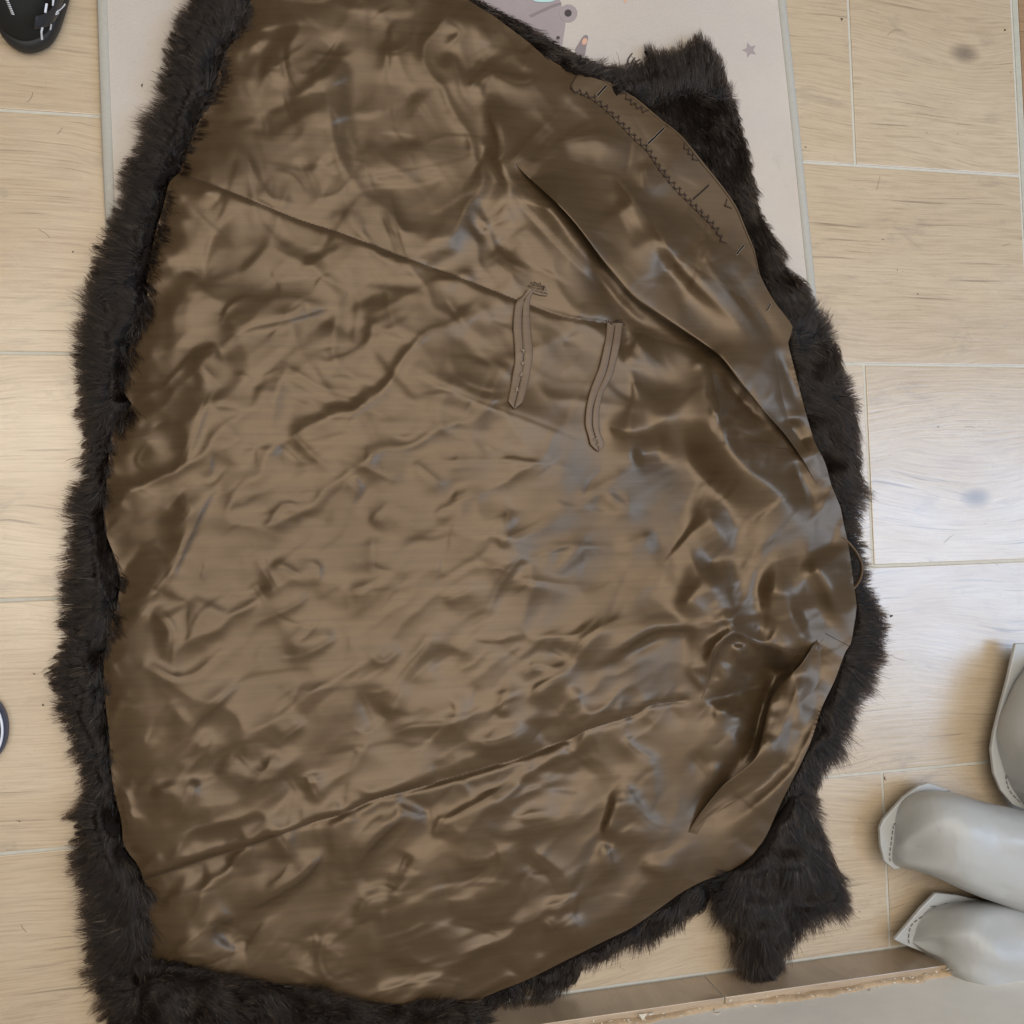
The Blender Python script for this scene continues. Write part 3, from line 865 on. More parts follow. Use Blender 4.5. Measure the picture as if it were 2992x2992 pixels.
Z = H0 + HF + CR * (0.35 + 0.65 * rough_map) + UN * (0.3 + 0.7 * rough_map)


def blur(z, n):
    for _ in range(n):
        q = z.copy()
        q[1:-1, 1:-1] = 0.36 * z[1:-1, 1:-1] + 0.11 * (z[2:, 1:-1] + z[:-2, 1:-1] + z[1:-1, 2:] + z[1:-1, :-2]) + 0.05 * (z[2:, 2:] + z[2:, :-2] + z[:-2, 2:] + z[:-2, :-2])
        z = q
    return z


Z = blur(Z, 4)
ZS = blur(Z, 14); lim = 0.0008 + 0.0022 * sstep(1600, 1950, UU)      # keep small bumps shallow
Z = ZS + lim * np.tanh((Z - ZS) / lim)
# crisp creases along the folds and the sewn seams
FINE = np.zeros_like(Z)
for h, wl, wr, line, taper in FOLDS:
    if not taper: continue
    if 4 <= abs(h) <= 11:
        q = line + np.array([0.0, 0.0])
        put_fold(FINE, -0.9 if h > 0 else 0.8, 5.0 if wl < wr else 10.0, 10.0 if wl < wr else 5.0, q, True)
for q in ('410,2575 500,2545 600,2510 760,2460 920,2400 1000,2378 1090,2336 1210,2304 1400,2250 1530,2210 1650,2165 1720,2130 1850,2090 1900,2060 2000,2045', '525,505 610,535 700,570 785,605 870,640 1000,682 1165,745 1320,802 1500,872 1640,922 1775,945'):
    put_fold(FINE, -1.3, 5, 7, pts(q), False)
cu, cv = rng.uniform(250, 2500, 900), rng.uniform(-250, 3200, 900)
ok = inside(LIN_S, cu, cv) & (rough_at(cu, cv) > 0.3)
for u0, v0 in list(zip(cu[ok], cv[ok]))[:240]:
    up = 1 - 1 / (1 + math.exp(-(v0 - 1150) / 350))
    ang = (1.0 if rng.random() < 0.6 else -0.7) * up + (-0.62) * (1 - up) + rng.normal(0, 0.4)
    L = rng.uniform(60, 220); t = np.linspace(-0.5, 0.5, 7); k = rng.normal(0, 0.5); w = np.cumsum(rng.normal(0, 2.5, 7))
    line = np.stack([u0 + L * t * np.cos(ang) - (L * k * t * t + w) * math.sin(ang), v0 + L * t * np.sin(ang) + (L * k * t * t + w) * math.cos(ang)], -1)
    put_fold(FINE, rng.choice([-1, 1]) * rng.uniform(0.35, 0.9), 5, rng.uniform(9, 30), line, True)
Z = Z + blur(FINE, 1)
Z_TOP = Z.copy()
FLAPS = [('1478,440 1512,485 1548,522 1630,598 1692,668 1769,772 1845,862 1908,908 1991,962 2054,1004 2110,1048 2165,1120 2228,1196 2290,1265 2340,1335 2378,1400 2410,1470', 200, 0.011, 0.013),
         ('2405,1850 2385,1872 2340,1940 2280,2000 2250,2050 2230,2130 2213,2200 2178,2242 2115,2292 2070,2345 2030,2400 1995,2460', 80, 0.010, 0.012)]
for line, w_, lift_, dep_ in FLAPS:
    d, s_, t = line_dist(smooth_line(pts(line), 14), UU, VV)
    amp = sstep(0, 0.3, np.minimum(t * 1.6, 1 - t))
    Z = Z - dep_ * amp * np.exp(-(d / np.where(s_ < 0, 60.0, 34.0)) ** 2)
SURF = P(UU, VV, Z).astype(np.float32)


def lin_z(u, v):
    x = np.clip((np.asarray(u, float) - U0) / STEP, 0, nx - 1.01); y = np.clip((np.asarray(v, float) - V0) / STEP, 0, ny - 1.01)
    i, j = x.astype(int), y.astype(int); fx, fy = x - i, y - j
    Z = SURF[..., 2]
    return (Z[j, i] * (1 - fx) + Z[j, i + 1] * fx) * (1 - fy) + (Z[j + 1, i] * (1 - fx) + Z[j + 1, i + 1] * fx) * fy


def on_cloth(u, v, lift=0.0):
    z = lin_z(u, v) + lift
    return P(u, v, z)


def z_top(u, v):
    x = np.clip((np.asarray(u, float) - U0) / STEP, 0, nx - 1.01); y = np.clip((np.asarray(v, float) - V0) / STEP, 0, ny - 1.01)
    i, j = x.astype(int), y.astype(int); fx, fy = x - i, y - j
    return (Z_TOP[j, i] * (1 - fx) + Z_TOP[j, i + 1] * fx) * (1 - fy) + (Z_TOP[j + 1, i] * (1 - fx) + Z_TOP[j + 1, i + 1] * fx) * fy


for line, w_, lift_, dep_ in FLAPS:
    l = smooth_line(pts(line), 5.0); n = len(l)
    k = np.ones(15) / 15
    tg = np.gradient(l, axis=0)
    tg = np.stack([np.convolve(np.pad(tg[:, a], 7, mode='edge'), k, 'valid') for a in (0, 1)], -1); tg /= np.linalg.norm(tg, axis=1)[:, None]
    nr = np.stack([tg[:, 1], -tg[:, 0]], -1)
    t = np.linspace(0, 1, n); amp = sstep(0, 0.33, np.minimum(t * 1.6, 1 - t))
    dd = np.concatenate([[26, 14, 5, 1], [0.5, 2, 4, 7, 11, 16], np.linspace(22, w_, 34)])
    dz = np.concatenate([[-0.0085, -0.0072, -0.005, -0.003], [-0.0017, -0.0008, -0.0003, -0.0001, 0, 0], np.zeros(34)])
    t_ = np.linspace(0, 1, n); room = np.full(n, float(w_))
    for a in np.arange(10, w_ + 26, 6.0):
        out_ = ~inside(LIN_S, l[:, 0] + nr[:, 0] * (a + 22), l[:, 1] + nr[:, 1] * (a + 22))
        room = np.where(out_ & (room > a), a, room)
    room = np.convolve(np.pad(room, 10, mode='edge'), np.ones(21) / 21, 'valid')
    room = room * (0.12 + 0.88 * sstep(0, 0.42, np.minimum(t_ * 2.2, 1 - t_)))
    V = []
    for j_, (a, b) in enumerate(zip(dd, dz)):
        q = l + nr * (a * room / w_)[:, None] if j_ >= 4 else l + nr * a
        z = z_top(q[:, 0], q[:, 1]) + lift_ * math.exp(-max(a, 0) / (w_ * 0.3)) * amp + b * amp - 0.0007 * sstep(0.6 * w_, 0.95 * w_, a) - 0.003 * (1 - sstep(0.0, 0.07, np.minimum(t, 1 - t)))
        V.append(P(q[:, 0], q[:, 1], z))
    V = np.stack(V, 1); m = V.shape[1]; idx = np.arange(n * m).reshape(n, m)
    F = np.stack([idx[:-1, :-1], idx[:-1, 1:], idx[1:, 1:], idx[1:, :-1]], -1).reshape(-1, 4)
    part('facing_fold', new_mesh('facing_fold', V.reshape(-1, 3), F), MAT_SATIN)

# snap the outer ring of the cloth to the outline, so that the edge is clean
FACE_IN = IN[:-1, :-1] & IN[1:, :-1] & IN[:-1, 1:] & IN[1:, 1:]
used = np.zeros_like(IN)
used[:-1, :-1] |= FACE_IN; used[1:, :-1] |= FACE_IN; used[:-1, 1:] |= FACE_IN; used[1:, 1:] |= FACE_IN
full = np.zeros_like(IN); full[1:-1, 1:-1] = FACE_IN[:-1, :-1] & FACE_IN[1:, :-1] & FACE_IN[:-1, 1:] & FACE_IN[1:, 1:]
ring = used & ~full
ru, rv = UU[ring], VV[ring]
best = np.full(len(ru), 1e9); nu = ru.copy(); nv = rv.copy()
LL = np.vstack([LIN_S, LIN_S[:1]])
for i in range(len(LL) - 1):
    ax, ay = LL[i]; dx, dy = LL[i + 1] - LL[i]
    t = np.clip(((ru - ax) * dx + (rv - ay) * dy) / (dx * dx + dy * dy + 1e-9), 0, 1)
    qx, qy = ax + t * dx, ay + t * dy; d = np.hypot(ru - qx, rv - qy); m = d < best
    best[m] = d[m]; nu[m] = qx[m]; nv[m] = qy[m]
SURF[ring] = P(nu, nv, SURF[ring][:, 2]).astype(np.float32)

seam1 = pts('400,440 525,505 700,570 870,640 1000,682 1165,745 1320,802 1500,872 1640,922 1790,948 1900,985 2070,1030 2110,1240 2300,1312 2600,1420')
seam2 = pts('300,2610 410,2575 600,2510 760,2460 920,2400 1000,2378 1090,2336 1210,2304 1400,2250 1530,2210 1650,2165 1720,2130 1850,2090 1900,2060 2000,2045 2075,1985 2110,1880 2240,1885 2560,1850')
FACING = smooth_line(pts('1672,262 1690,222 1715,206 1780,225 1850,270 1925,330 1985,378 2060,465 2110,530 2160,600 2190,670 2215,735 2230,800 2150,730 2110,700 2080,660 2030,610 1980,560 1930,500 1890,440 1850,405 1790,345 1730,290'), 14, True)
fc_u, fc_v = 0.25 * (UU[:-1, :-1] + UU[1:, :-1] + UU[:-1, 1:] + UU[1:, 1:]), 0.25 * (VV[:-1, :-1] + VV[1:, :-1] + VV[:-1, 1:] + VV[1:, 1:])
s1 = fc_v < np.interp(fc_u, seam1[:, 0], seam1[:, 1]); s2 = fc_v > np.interp(fc_u, seam2[:, 0], seam2[:, 1])
fcg = inside(FACING, fc_u, fc_v)
ids = np.arange(ny * nx).reshape(ny, nx)


def lining_part(name, mask, mat):
    m = mask & FACE_IN
    f = np.stack([ids[1:, :-1][m], ids[1:, 1:][m], ids[:-1, 1:][m], ids[:-1, :-1][m]], -1)
    uq, inv = np.unique(f, return_inverse=True)
    return part(name, new_mesh(name, SURF.reshape(-1, 3)[uq], inv.reshape(f.shape)), mat)


lining_part('front_lining', s1 & ~fcg, MAT_SATIN)
lining_part('button_facing', s1 & fcg, MAT_FACING)
lining_part('back_lining', ~s1 & ~s2, MAT_SATIN)
lining_part('front_lining', s2 & ~s1, MAT_SATIN)
# the turned-down edge that is sewn to the pelt all round
l = LL; cen = np.array([1400.0, 1500.0]); inw = (cen - l) / np.linalg.norm(cen - l, axis=1)[:, None]
ze = lin_z(l[:, 0], l[:, 1])
rows_ = [P(l[:, 0] + inw[:, 0] * a, l[:, 1] + inw[:, 1] * a, np.maximum(ze * b - c, 0.003)) for a, b, c in ((1.5, 1, 0.0004), (3, 1, 0.003), (8, 0.6, 0), (12, 0.0, 0))]
V = np.stack(rows_, 1); idx = np.arange(V.shape[0] * 4).reshape(-1, 4)
F = np.stack([idx[:-1, :-1], idx[:-1, 1:], idx[1:, 1:], idx[1:, :-1]], -1).reshape(-1, 4)
part('turned_edge', new_mesh('turned_edge', V.reshape(-1, 3), F), MAT_FACING)
# ------------------------------------------------------------------ the coat: fur
def grow_fur(name, outline, length, density, flow, inset, dome, lift=0.5, clump=0.55, cell=26.0, radius=0.00018, seed=1, grav=0.55, zbase=0.006, hug=0.0, curl=0.12, angn=1.0, open_ends=False):
    """a pelt (domed mesh) and the hairs that stand on it, inside a pixel outline"""
    rg = np.random.default_rng(seed)
    outer, inner = outline
    lo, li = smooth_line(outer, 18), smooth_line(inner, 18)
    L = np.vstack([lo, li])
    g = 8.0
    x0, y0 = L.min(0) - 20; x1, y1 = L.max(0) + 20
    gu = np.arange(x0, x1, g); gv = np.arange(y0, y1, g); GU, GV = np.meshgrid(gu, gv)
    ins = inside(L, GU, GV); do, _, _ = line_dist(np.vstack([li[-1:], lo, li[:1]]) if open_ends else lo, GU, GV); di, _, _ = line_dist(li, GU, GV)
    di = di + inset - 4                      # along the lining the fur goes right up to the edge
    d = np.minimum(do, di); sd = np.where(ins, d, -np.minimum(do, di - inset + 4))

    def samp(A, u, v):
        x = np.clip((u - x0) / g, 0, A.shape[1] - 1.01); y = np.clip((v - y0) / g, 0, A.shape[0] - 1.01)
        i, j = x.astype(int), y.astype(int); fx, fy = x - i, y - j
        return (A[j, i] * (1 - fx) + A[j, i + 1] * fx) * (1 - fy) + (A[j + 1, i] * (1 - fx) + A[j + 1, i + 1] * fx) * fy
    arch = lambda x: np.sqrt(np.clip(1 - (1 - np.clip(x, 0, 1)) ** 2, 0, 1))
    hz = zbase + dome[0] * arch((do - inset) / dome[1]) * (dome[3] + (1 - dome[3]) * arch((di - inset) / dome[2]))
    hz = hz * (1 + (0.22 if angn > 0.6 else 0.07) * vnoise(GU / 70, GV / 70, seed + 5) * (sd > inset)) + 0
    m = sd > inset - (g if inset <= 20 else 2.0)
    fm = m[:-1, :-1] & m[1:, :-1] & m[:-1, 1:] & m[1:, 1:]
    idg = np.arange(m.size).reshape(m.shape)
    f = np.stack([idg[1:, :-1][fm], idg[1:, 1:][fm], idg[:-1, 1:][fm], idg[:-1, :-1][fm]], -1)
    uq, inv = np.unique(f, return_inverse=True)
    co = P(GU, GV, np.where(sd > inset, hz, 0.0015)).reshape(-1, 3)[uq]
    pelt = part(name, new_mesh(name, co, inv.reshape(f.shape)), MAT_PELT)
    # roots
    area = (sd > inset).sum() * g * g
    n = int(area * density * 1.0)
    ru = rg.uniform(x0, x1, n * 6); rv = rg.uniform(y0, y1, n * 6)
    s_ = samp(sd, ru, rv); vis = (rv > -190) & (rv < 3180)
    k = np.flatnonzero((s_ > inset) & vis)[:n]
    ru, rv, s_ = ru[k], rv[k], s_[k]; n = len(k)
    rz = samp(hz, ru, rv)
    fu, fv = flow(ru, rv)
    ang = angn * 0.55 * vnoise(ru / 60, rv / 60, seed + 2) + angn * 0.35 * vnoise(ru / 26, rv / 26, seed + 3) + rg.normal(0, 0.20 + 0.12 * (hug and angn > 0.6), n)
    c_, s2 = np.cos(ang), np.sin(ang)
    fu, fv = fu * c_ - fv * s2, fu * s2 + fv * c_
    nn = np.hypot(fu, fv) + 1e-9; fu /= nn; fv /= nn
    ln = length * np.exp(rg.normal(0, 0.22, n)) * (1 + 0.3 * vnoise(ru / 90, rv / 90, seed + 4)) * (1 + 0.42 * vnoise(ru / 21, rv / 21, seed + 8))
    ln = np.where(rg.random(n) < 0.04, ln * 1.35, ln)
    root = P(ru, rv, rz - 0.001)
    lf = np.clip(lift + 0.25 * vnoise(ru / 45, rv / 45, seed + 6) + rg.normal(0, 0.12, n), 0.05, 1.2)
    dirv = np.stack([fu * np.cos(lf), -fv * np.cos(lf), np.sin(lf)], -1)
    side = np.stack([fv, fu, 0 * fu], -1)
    K = 6
    t = np.linspace(0, 1, K)
    cw = rg.normal(0, curl, n)
    pos = root[:, None] + ln[:, None, None] * (dirv[:, None] * t[None, :, None] + side[:, None] * (cw[:, None] * (t ** 2)[None])[..., None])
    pos[..., 2] -= (grav * ln * np.sin(lf))[:, None] * (t ** 2)[None]
    # locks: tips drawn together
    iu, iv = np.floor(ru / cell), np.floor(rv / cell)
    bd = np.full(n, 1e9); bi = np.zeros(n, np.int64)
    for a in (-1, 0, 1):
        for b in (-1, 0, 1):
            cu_ = (iu + a + 0.5 + 0.48 * vnoise(iu + a, iv + b, seed + 20)) * cell; cv_ = (iv + b + 0.5 + 0.48 * vnoise(iu + a, iv + b, seed + 21)) * cell
            dd = (cu_ - ru) ** 2 + (cv_ - rv) ** 2; q = dd < bd
            bd[q] = dd[q]; bi[q] = ((iu + a + 1000) * 100003 + (iv + b + 1000))[q].astype(np.int64)
    _, inv2 = np.unique(bi, return_inverse=True)
    cnt = np.bincount(inv2)
    mean = np.stack([[np.bincount(inv2, pos[:, kk, a]) / cnt for a in range(3)] for kk in range(K)], 0)   # K,3,C
    cl = clump * np.clip(1 + 0.5 * vnoise(ru / 50, rv / 50, seed + 30), 0.2, 1.5) * rg.uniform(0.5, 1.0, n)
    cl = np.clip(cl, 0, 0.95)
    tgt = np.moveaxis(mean, 2, 0)[inv2]                                    # n,K,3
    pos += (tgt - pos) * (cl[:, None] * (t ** 1.3)[None])[..., None]
    # no hair dips into the skin it grows from (nor, at the hem, into the lining it falls on)
    e = P(ru + 1, rv + 1, rz) - P(ru, rv, rz)
    hu = ru[:, None] + (pos[..., 0] - root[:, None, 0]) / e[:, None, 0]; hv = rv[:, None] + (pos[..., 1] - root[:, None, 1]) / e[:, None, 1]
    base = samp(np.where(sd > inset, hz, 0.0), hu, hv) + 0.0012 + 0.0030 * t[None] * rg.uniform(0.2, 1.6, n)[:, None]
    base[:, 0] = 0
    if hug:
        x = np.clip(((hu - U0) / STEP).astype(int), 0, nx - 1); y = np.clip(((hv - V0) / STEP).astype(int), 0, ny - 1)
        base = np.maximum(base, np.where(IN[y, x] & (t[None] > 0.3), SURF[..., 2][y, x] + 0.0008 + 0.002 * t[None], 0.0))
    pos[..., 2] = np.maximum(pos[..., 2], np.maximum(base, 0.001))
    cur = bpy.data.hair_curves.new('fur_hair')
    cur.add_curves([K] * n)
    cur.attributes['position'].data.foreach_set('vector', pos.astype(np.float32).ravel())
    ra = cur.attributes.get('radius') or cur.attributes.new('radius', 'FLOAT', 'POINT')
    th = radius * np.exp(rg.normal(0, 0.3, n)) * np.where(rg.random(n) < 0.08, 1.9, 1.0)
    ra.data.foreach_set('value', (th[:, None] * np.array([1, 1, .95, .8, .55, .12])[None]).astype(np.float32).ravel())
    cur.materials.append(MAT_FUR)
    o = bpy.data.objects.new('fur_hair', cur); COL.objects.link(o); o.parent = pelt
    o['kind'] = 'stuff'
    return n


def flow_field(*anchors):
    A = np.array(anchors, float)

    def f(u, v):
        w = [1 / ((u - a[0]) ** 2 + (v - a[1]) ** 2 + 900.0) ** 1.5 for a in A]
        W = sum(w)
        return sum(wi * a[2] for wi, a in zip(w, A)) / W, sum(wi * a[3] for wi, a in zip(w, A)) / W
    return f


HEM_OUT = pts("""575,-240 553,-120 533,0 507,45 476,105 460,190 450,275 418,340 380,420 345,460 357,515 341,590 318,620 290,700 254,776 230,815 233,870 240,911 223,973
 212,1052 212,1145 222,1228 216,1295 228,1352 207,1414 196,1471 194,1559 186,1662 181,1750 166,1849 132,1927 137,2000 145,2040 160,2090 181,2150 207,2225 217,2302 184,2370 200,2421 195,2510 207,2565 243,2620 235,2690 238,2758 248,2845 274,2910 287,2980 300,3100 310,3240""")
HEM_IN = LINING[(LINING[:, 0] < 800) & (LINING[:, 1] < 2835)]
hem_in = HEM_IN.copy(); hem_in[:, 0] += 6
hem_in = np.vstack([[[800, -240]], hem_in[1:], [[450, 2900], [470, 3240]]])


def hem_flow(u, v):
    xo = np.interp(v, HEM_OUT[:, 1], HEM_OUT[:, 0]); xi = np.interp(v, hem_in[:, 1], hem_in[:, 0])
    q = np.clip((u - xo) / (xi - xo + 1e-6), 0, 1)
    fu = -1.0 + 1.25 * sstep(0.6, 1.0, q)
    fv = np.interp(v, [0, 400, 900, 1300, 1700, 2000, 2400, 2800, 3200], [-.55, -.45, -.35, 0.15, 0.1, 0.1, 0.45, .3, .3])
    fv = fv + 0.5 * sstep(0.6, 1.0, q)
    return fu, fv


tot = 0
tot += grow_fur('hem_fur', (HEM_OUT, hem_in[::-1]), 0.022, 0.16, hem_flow, 44, (0.034, 80, 60, 0.25), lift=0.40, seed=100, zbase=0.004, clump=0.88, cell=26, hug=1)

TOP_STRIP = (pts("1150,-260 1230,-110 1330,-45 1404,-2 1450,22 1500,47 1559,80 1606,111 1652,137 1694,157 1745,178 1797,194 1870,205"), pts("1800,290 1735,240 1690,225 1640,210 1590,180 1545,142 1500,108 1440,62 1380,26 1320,-10 1210,-95 1120,-240"))
tot += grow_fur('front_edge_fur', TOP_STRIP, 0.016, 0.15, flow_field((1400, 0, .75, .35), (1600, 120, .8, .3), (1750, 200, .6, -.2), (1500, 70, .85, .25)), 6, (0.024, 30, 20, 0.8), lift=0.35, seed=200, zbase=0.010, clump=0.4, cell=18)

SLEEVE = (pts("""1800,200 1845,195 1880,188 1885,172 1872,148 1889,138 1930,156 1952,158 1990,136 2040,104 2075,131 2105,166 2126,226 2150,290 2170,362 2196,466 2216,569 2228,621 2262,680 2290,730 2302,780 2350,815 2370,850 2374,900"""), pts("""2340,960 2300,930 2250,880 2206,800 2195,735 2165,670 2135,600 2085,535 2045,485 1998,430 1970,395 1910,350 1840,295 1770,250"""))
tot += grow_fur('upper_sleeve_fur', SLEEVE, 0.015, 0.16, flow_field((1890, 160, -.3, -.9), (1960, 220, -.35, -.9), (2040, 200, -.1, -1), (2050, 140, -.1, -1), (2100, 400, .25, .9), (2000, 330, .3, .9), (2180, 650, .45, .85), (2280, 800, .5, .8), (2340, 880, .7, .6)), 8, (0.036, 75, 60, 0.6), lift=0.3, seed=300, zbase=0.006, clump=0.55, cell=20, curl=0.08, angn=0.4)

COLLAR = (pts("""2290,900 2350,880 2376,872 2406,898 2432,930 2458,983 2479,1021 2489,1103 2520,1171 2533,1280 2538,1414 2525,1492 2528,1564 2546,1580 2531,1611 2548,1635 2546,1688 2577,1751 2603,1813 2598,1880 2577,1947 2558,2000 2530,2049 2489,2137 2458,2215 2424,2266 2408,2318"""), pts("""2300,2420 2230,2480 2225,2460 2265,2350 2295,2290 2335,2210 2360,2150 2385,2070 2423,1990 2455,1905 2468,1880 2480,1830 2487,1770 2480,1710 2463,1600 2448,1530 2440,1480 2412,1420 2392,1350 2360,1290 2330,1190 2305,1080 2285,1000"""))
tot += grow_fur('collar_fur', COLLAR, 0.019, 0.16, flow_field((2400, 950, .7, -.6), (2480, 1100, .8, -.2), (2420, 1050, .2, .9), (2480, 1300, .5, .85), (2520, 1480, .9, .35), (2520, 1600, 1, .05), (2560, 1800, 1, .15), (2560, 1950, .9, .4), (2480, 2120, .5, .85), (2400, 2250, .15, 1), (2300, 2420, -.1, 1)), 26, (0.030, 60, 60, 0.7), lift=0.4, seed=400, zbase=0.010, clump=0.5, cell=20, angn=0.7)

CUFF = (pts("""2412,2300 2395,2335 2401,2370 2427,2432 2447,2489 2479,2567 2499,2649 2473,2667 2437,2693 2406,2698 2354,2729 2323,2760 2297,2812 2277,2869 2235,2884 2199,2879 2168,2858 2142,2822 2121,2770 2096,2708 2070,2655 2050,2600"""), pts("""2062,2560 2160,2520 2205,2470 2235,2420 2300,2330"""))
tot += grow_fur('lower_sleeve_fur', CUFF, 0.024, 0.17, flow_field((2380, 2350, .75, .5), (2300, 2450, .5, .8), (2450, 2600, .45, .9), (2350, 2650, .3, .95), (2200, 2600, .15, 1), (2250, 2800, .25, .97), (2150, 2780, .05, 1), (2080, 2620, -.55, .8), (2130, 2570, -.8, .5)), 24, (0.050, 110, 60, 0.5), lift=0.32, seed=500, zbase=0.006, clump=0.5, cell=24)

LOW_STRIP = (pts("""2100,2545 2075,2660 2023,2692 2000,2712 1958,2732 1911,2768 1854,2774 1807,2790 1776,2820 1735,2832 1719,2828 1694,2882 1621,2913 1556,2940 1549,2890 1538,2905 1507,2926 1466,2952 1440,2972 1410,2990 1380,3060 1340,3240"""), pts("""1250,3240 1330,3000 1395,2925 1440,2892 1540,2852 1640,2802 1770,2737 1850,2697 1940,2634 1995,2592 2060,2555"""))
tot += grow_fur('front_edge_fur', LOW_STRIP, 0.020, 0.18, flow_field((2050, 2620, -.6, .8), (1950, 2690, -.25, .95), (1800, 2770, -.2, 1), (1650, 2860, -.15, 1), (1500, 2920, -.3, .9), (1400, 2970, -.5, .8)), 20, (0.022, 36, 25, 0.8), lift=0.25, seed=600, zbase=0.008, clump=0.65, cell=20)

FLAP = (pts("""402,2822 430,2804 500,2814 600,2834 700,2854 850,2878 1000,2908 1100,2930 1250,2928 1350,2920 1400,2930 1420,2990"""), pts("""1380,3240 380,3240 400,3000 406,2900"""))
tot += grow_fur('folded_front_fur', FLAP, 0.0105, 0.12, flow_field((430, 2820, -.3, -.8), (520, 2822, .6, -.25), (700, 2862, .6, -.25), (900, 2895, .6, -.25), (1100, 2936, .7, -.2), (1250, 2935, .6, -.4), (500, 2895, .5, .8), (800, 2940, .6, .75), (1100, 2980, .7, .6), (1350, 2960, .9, .1), (600, 3000, .5, .8)), 2, (0.020, 45, 30, 0.8), lift=0.22, seed=700, zbase=0.040, clump=0.5, cell=18, curl=0.08, angn=0.35, hug=1)
print('hairs', tot)

# ------------------------------------------------------------------ the coat: small parts
def stitch_mesh(u, v, du, dv, lift=0.0012, r=0.0006):
    t = np.linspace(-1, 1, 5)
    w = on_cloth(u + du * t, v + dv * t, lift * (1 - 0.55 * t ** 2) + 0.0004)
    return tube(w, r, 5)


def cross_row(line, spacing, size, name='cross_stitch'):
    l = smooth_line(pts(line), 2.0)
    seg = np.concatenate([[0], np.cumsum(np.hypot(*np.diff(l, axis=0).T))])
    for s in np.arange(spacing * 0.4, seg[-1], spacing):
        u, v = np.interp(s, seg, l[:, 0]), np.interp(s, seg, l[:, 1])
        u2, v2 = np.interp(min(s + 3, seg[-1]), seg, l[:, 0]), np.interp(min(s + 3, seg[-1]), seg, l[:, 1])
        a = math.atan2(v2 - v, u2 - u + 1e-6) + rng.normal(0, 0.07)
        tx, ty = math.cos(a), math.sin(a); nx_, ny_ = -ty, tx
        p_, h_ = spacing * rng.uniform(0.9, 1.1), size * 0.52 * rng.uniform(0.85, 1.15)
        arms = []
        for c0, sg, lf in ((0.25, 1, 0.0010), (0.75, -1, 0.0017)):
            du, dv = 0.40 * p_ * tx + sg * h_ * nx_, 0.40 * p_ * ty + sg * h_ * ny_
            arms.append(stitch_mesh(u + (c0 - .5) * p_ * tx, v + (c0 - .5) * p_ * ty, du, dv, lf, 0.00062))
        A, B = arms
        V, F = join([A, B])
        part(name, new_mesh(name, V, F), MAT_THREAD)


cross_row('1672,262 1732,285 1792,335 1855,400 1894,437 1934,497 1985,557 2036,608 2086,660 2112,705', 23, 14)
cross_row('1828,280 1850,302 1884,324', 20, 13)
cross_row('1998,425 2018,450 2042,476', 20, 12)
cross_row('2120,590 2132,612', 24, 13)


def cord_on(line, lift, r, name, mat, seg=6, step=5):
    l = smooth_line(pts(line), step)
    V, F = tube(on_cloth(l[:, 0], l[:, 1], lift), r, seg)
    return part(name, new_mesh(name, V, F), mat)


cord_on('1688,214 1676,235 1669,262 1730,292 1789,342 1851,407 1890,443 1930,503 1981,563 2032,614 2082,664 2112,708', 0.0, 0.00045, 'facing_edge', MAT_SLIT)
cord_on('1690,214 1735,219 1780,243 1850,285 1925,347 1985,395 2058,486 2098,534 2148,604 2178,674 2204,738 2217,800', 0.0006, 0.0009, 'piping', MAT_FACING)
for s in ('525,507 610,537 700,572 785,607 870,642 1000,684 1165,747 1320,804 1500,874 1640,924 1775,947', '410,2575 500,2545 600,2510 760,2460 920,2400 1000,2378 1090,2336 1210,2304 1400,2250 1530,2210 1650,2165 1720,2130 1850,2090 1900,2060 2000,2045'):
    cord_on(s, 0.0, 0.00035, 'lining_seam', MAT_THREAD)
cord_on('2065,1000 2090,1100 2112,1240 2160,1300 2230,1306 2305,1312', 0.0, 0.0004, 'armhole_seam', MAT_THREAD)
cord_on('2050,2040 2075,1975 2085,1905 2110,1872 2150,1852 2200,1872 2240,1887 2310,1897 2360,1906', 0.0, 0.0004, 'armhole_seam', MAT_THREAD)
cord_on('2410,1850 2485,1890', 0.0, 0.0004, 'facing_seam', MAT_SLIT)
cord_on('2405,1868 2360,1925 2352,1975 2345,2010 2310,2100 2285,2160 2270,2210', 0.0, 0.0004, 'facing_seam', MAT_FACING)
for s, hw in (('1745,280 1757,266 1771,251', 4.5), ('1893,420 1916,398 1940,374', 4.5), ('2026,581 2048,562 2071,541', 2.2), ('2152,743 2161,731 2173,717', 4.0), ('2240,908 2247,897 2252,886', 3.4)):
    p = pts(s)
    bh = cord_on(s, 0.0004, 0.0014 * hw / 4.5, 'buttonhole', MAT_SLIT, 8)
    d = p[-1] - p[0]; nrm = np.array([-d[1], d[0]]) / np.hypot(*d)
    for sg in (-1, 1):
        q = np.vstack([p[:1], p + nrm * sg * hw * 0.75, p[-1:]])[[0, 1, 2, 3, 4]]
        w = on_cloth(q[:, 0], q[:, 1], 0.0011)
        V, F = tube(smooth_line(w, 0.002), 0.0003, 5)
        o = add('buttonhole_edge', new_mesh('buttonhole_edge', V, F), MAT_PALE_THREAD if hw > 3 else MAT_THREAD)
        o.parent = bh


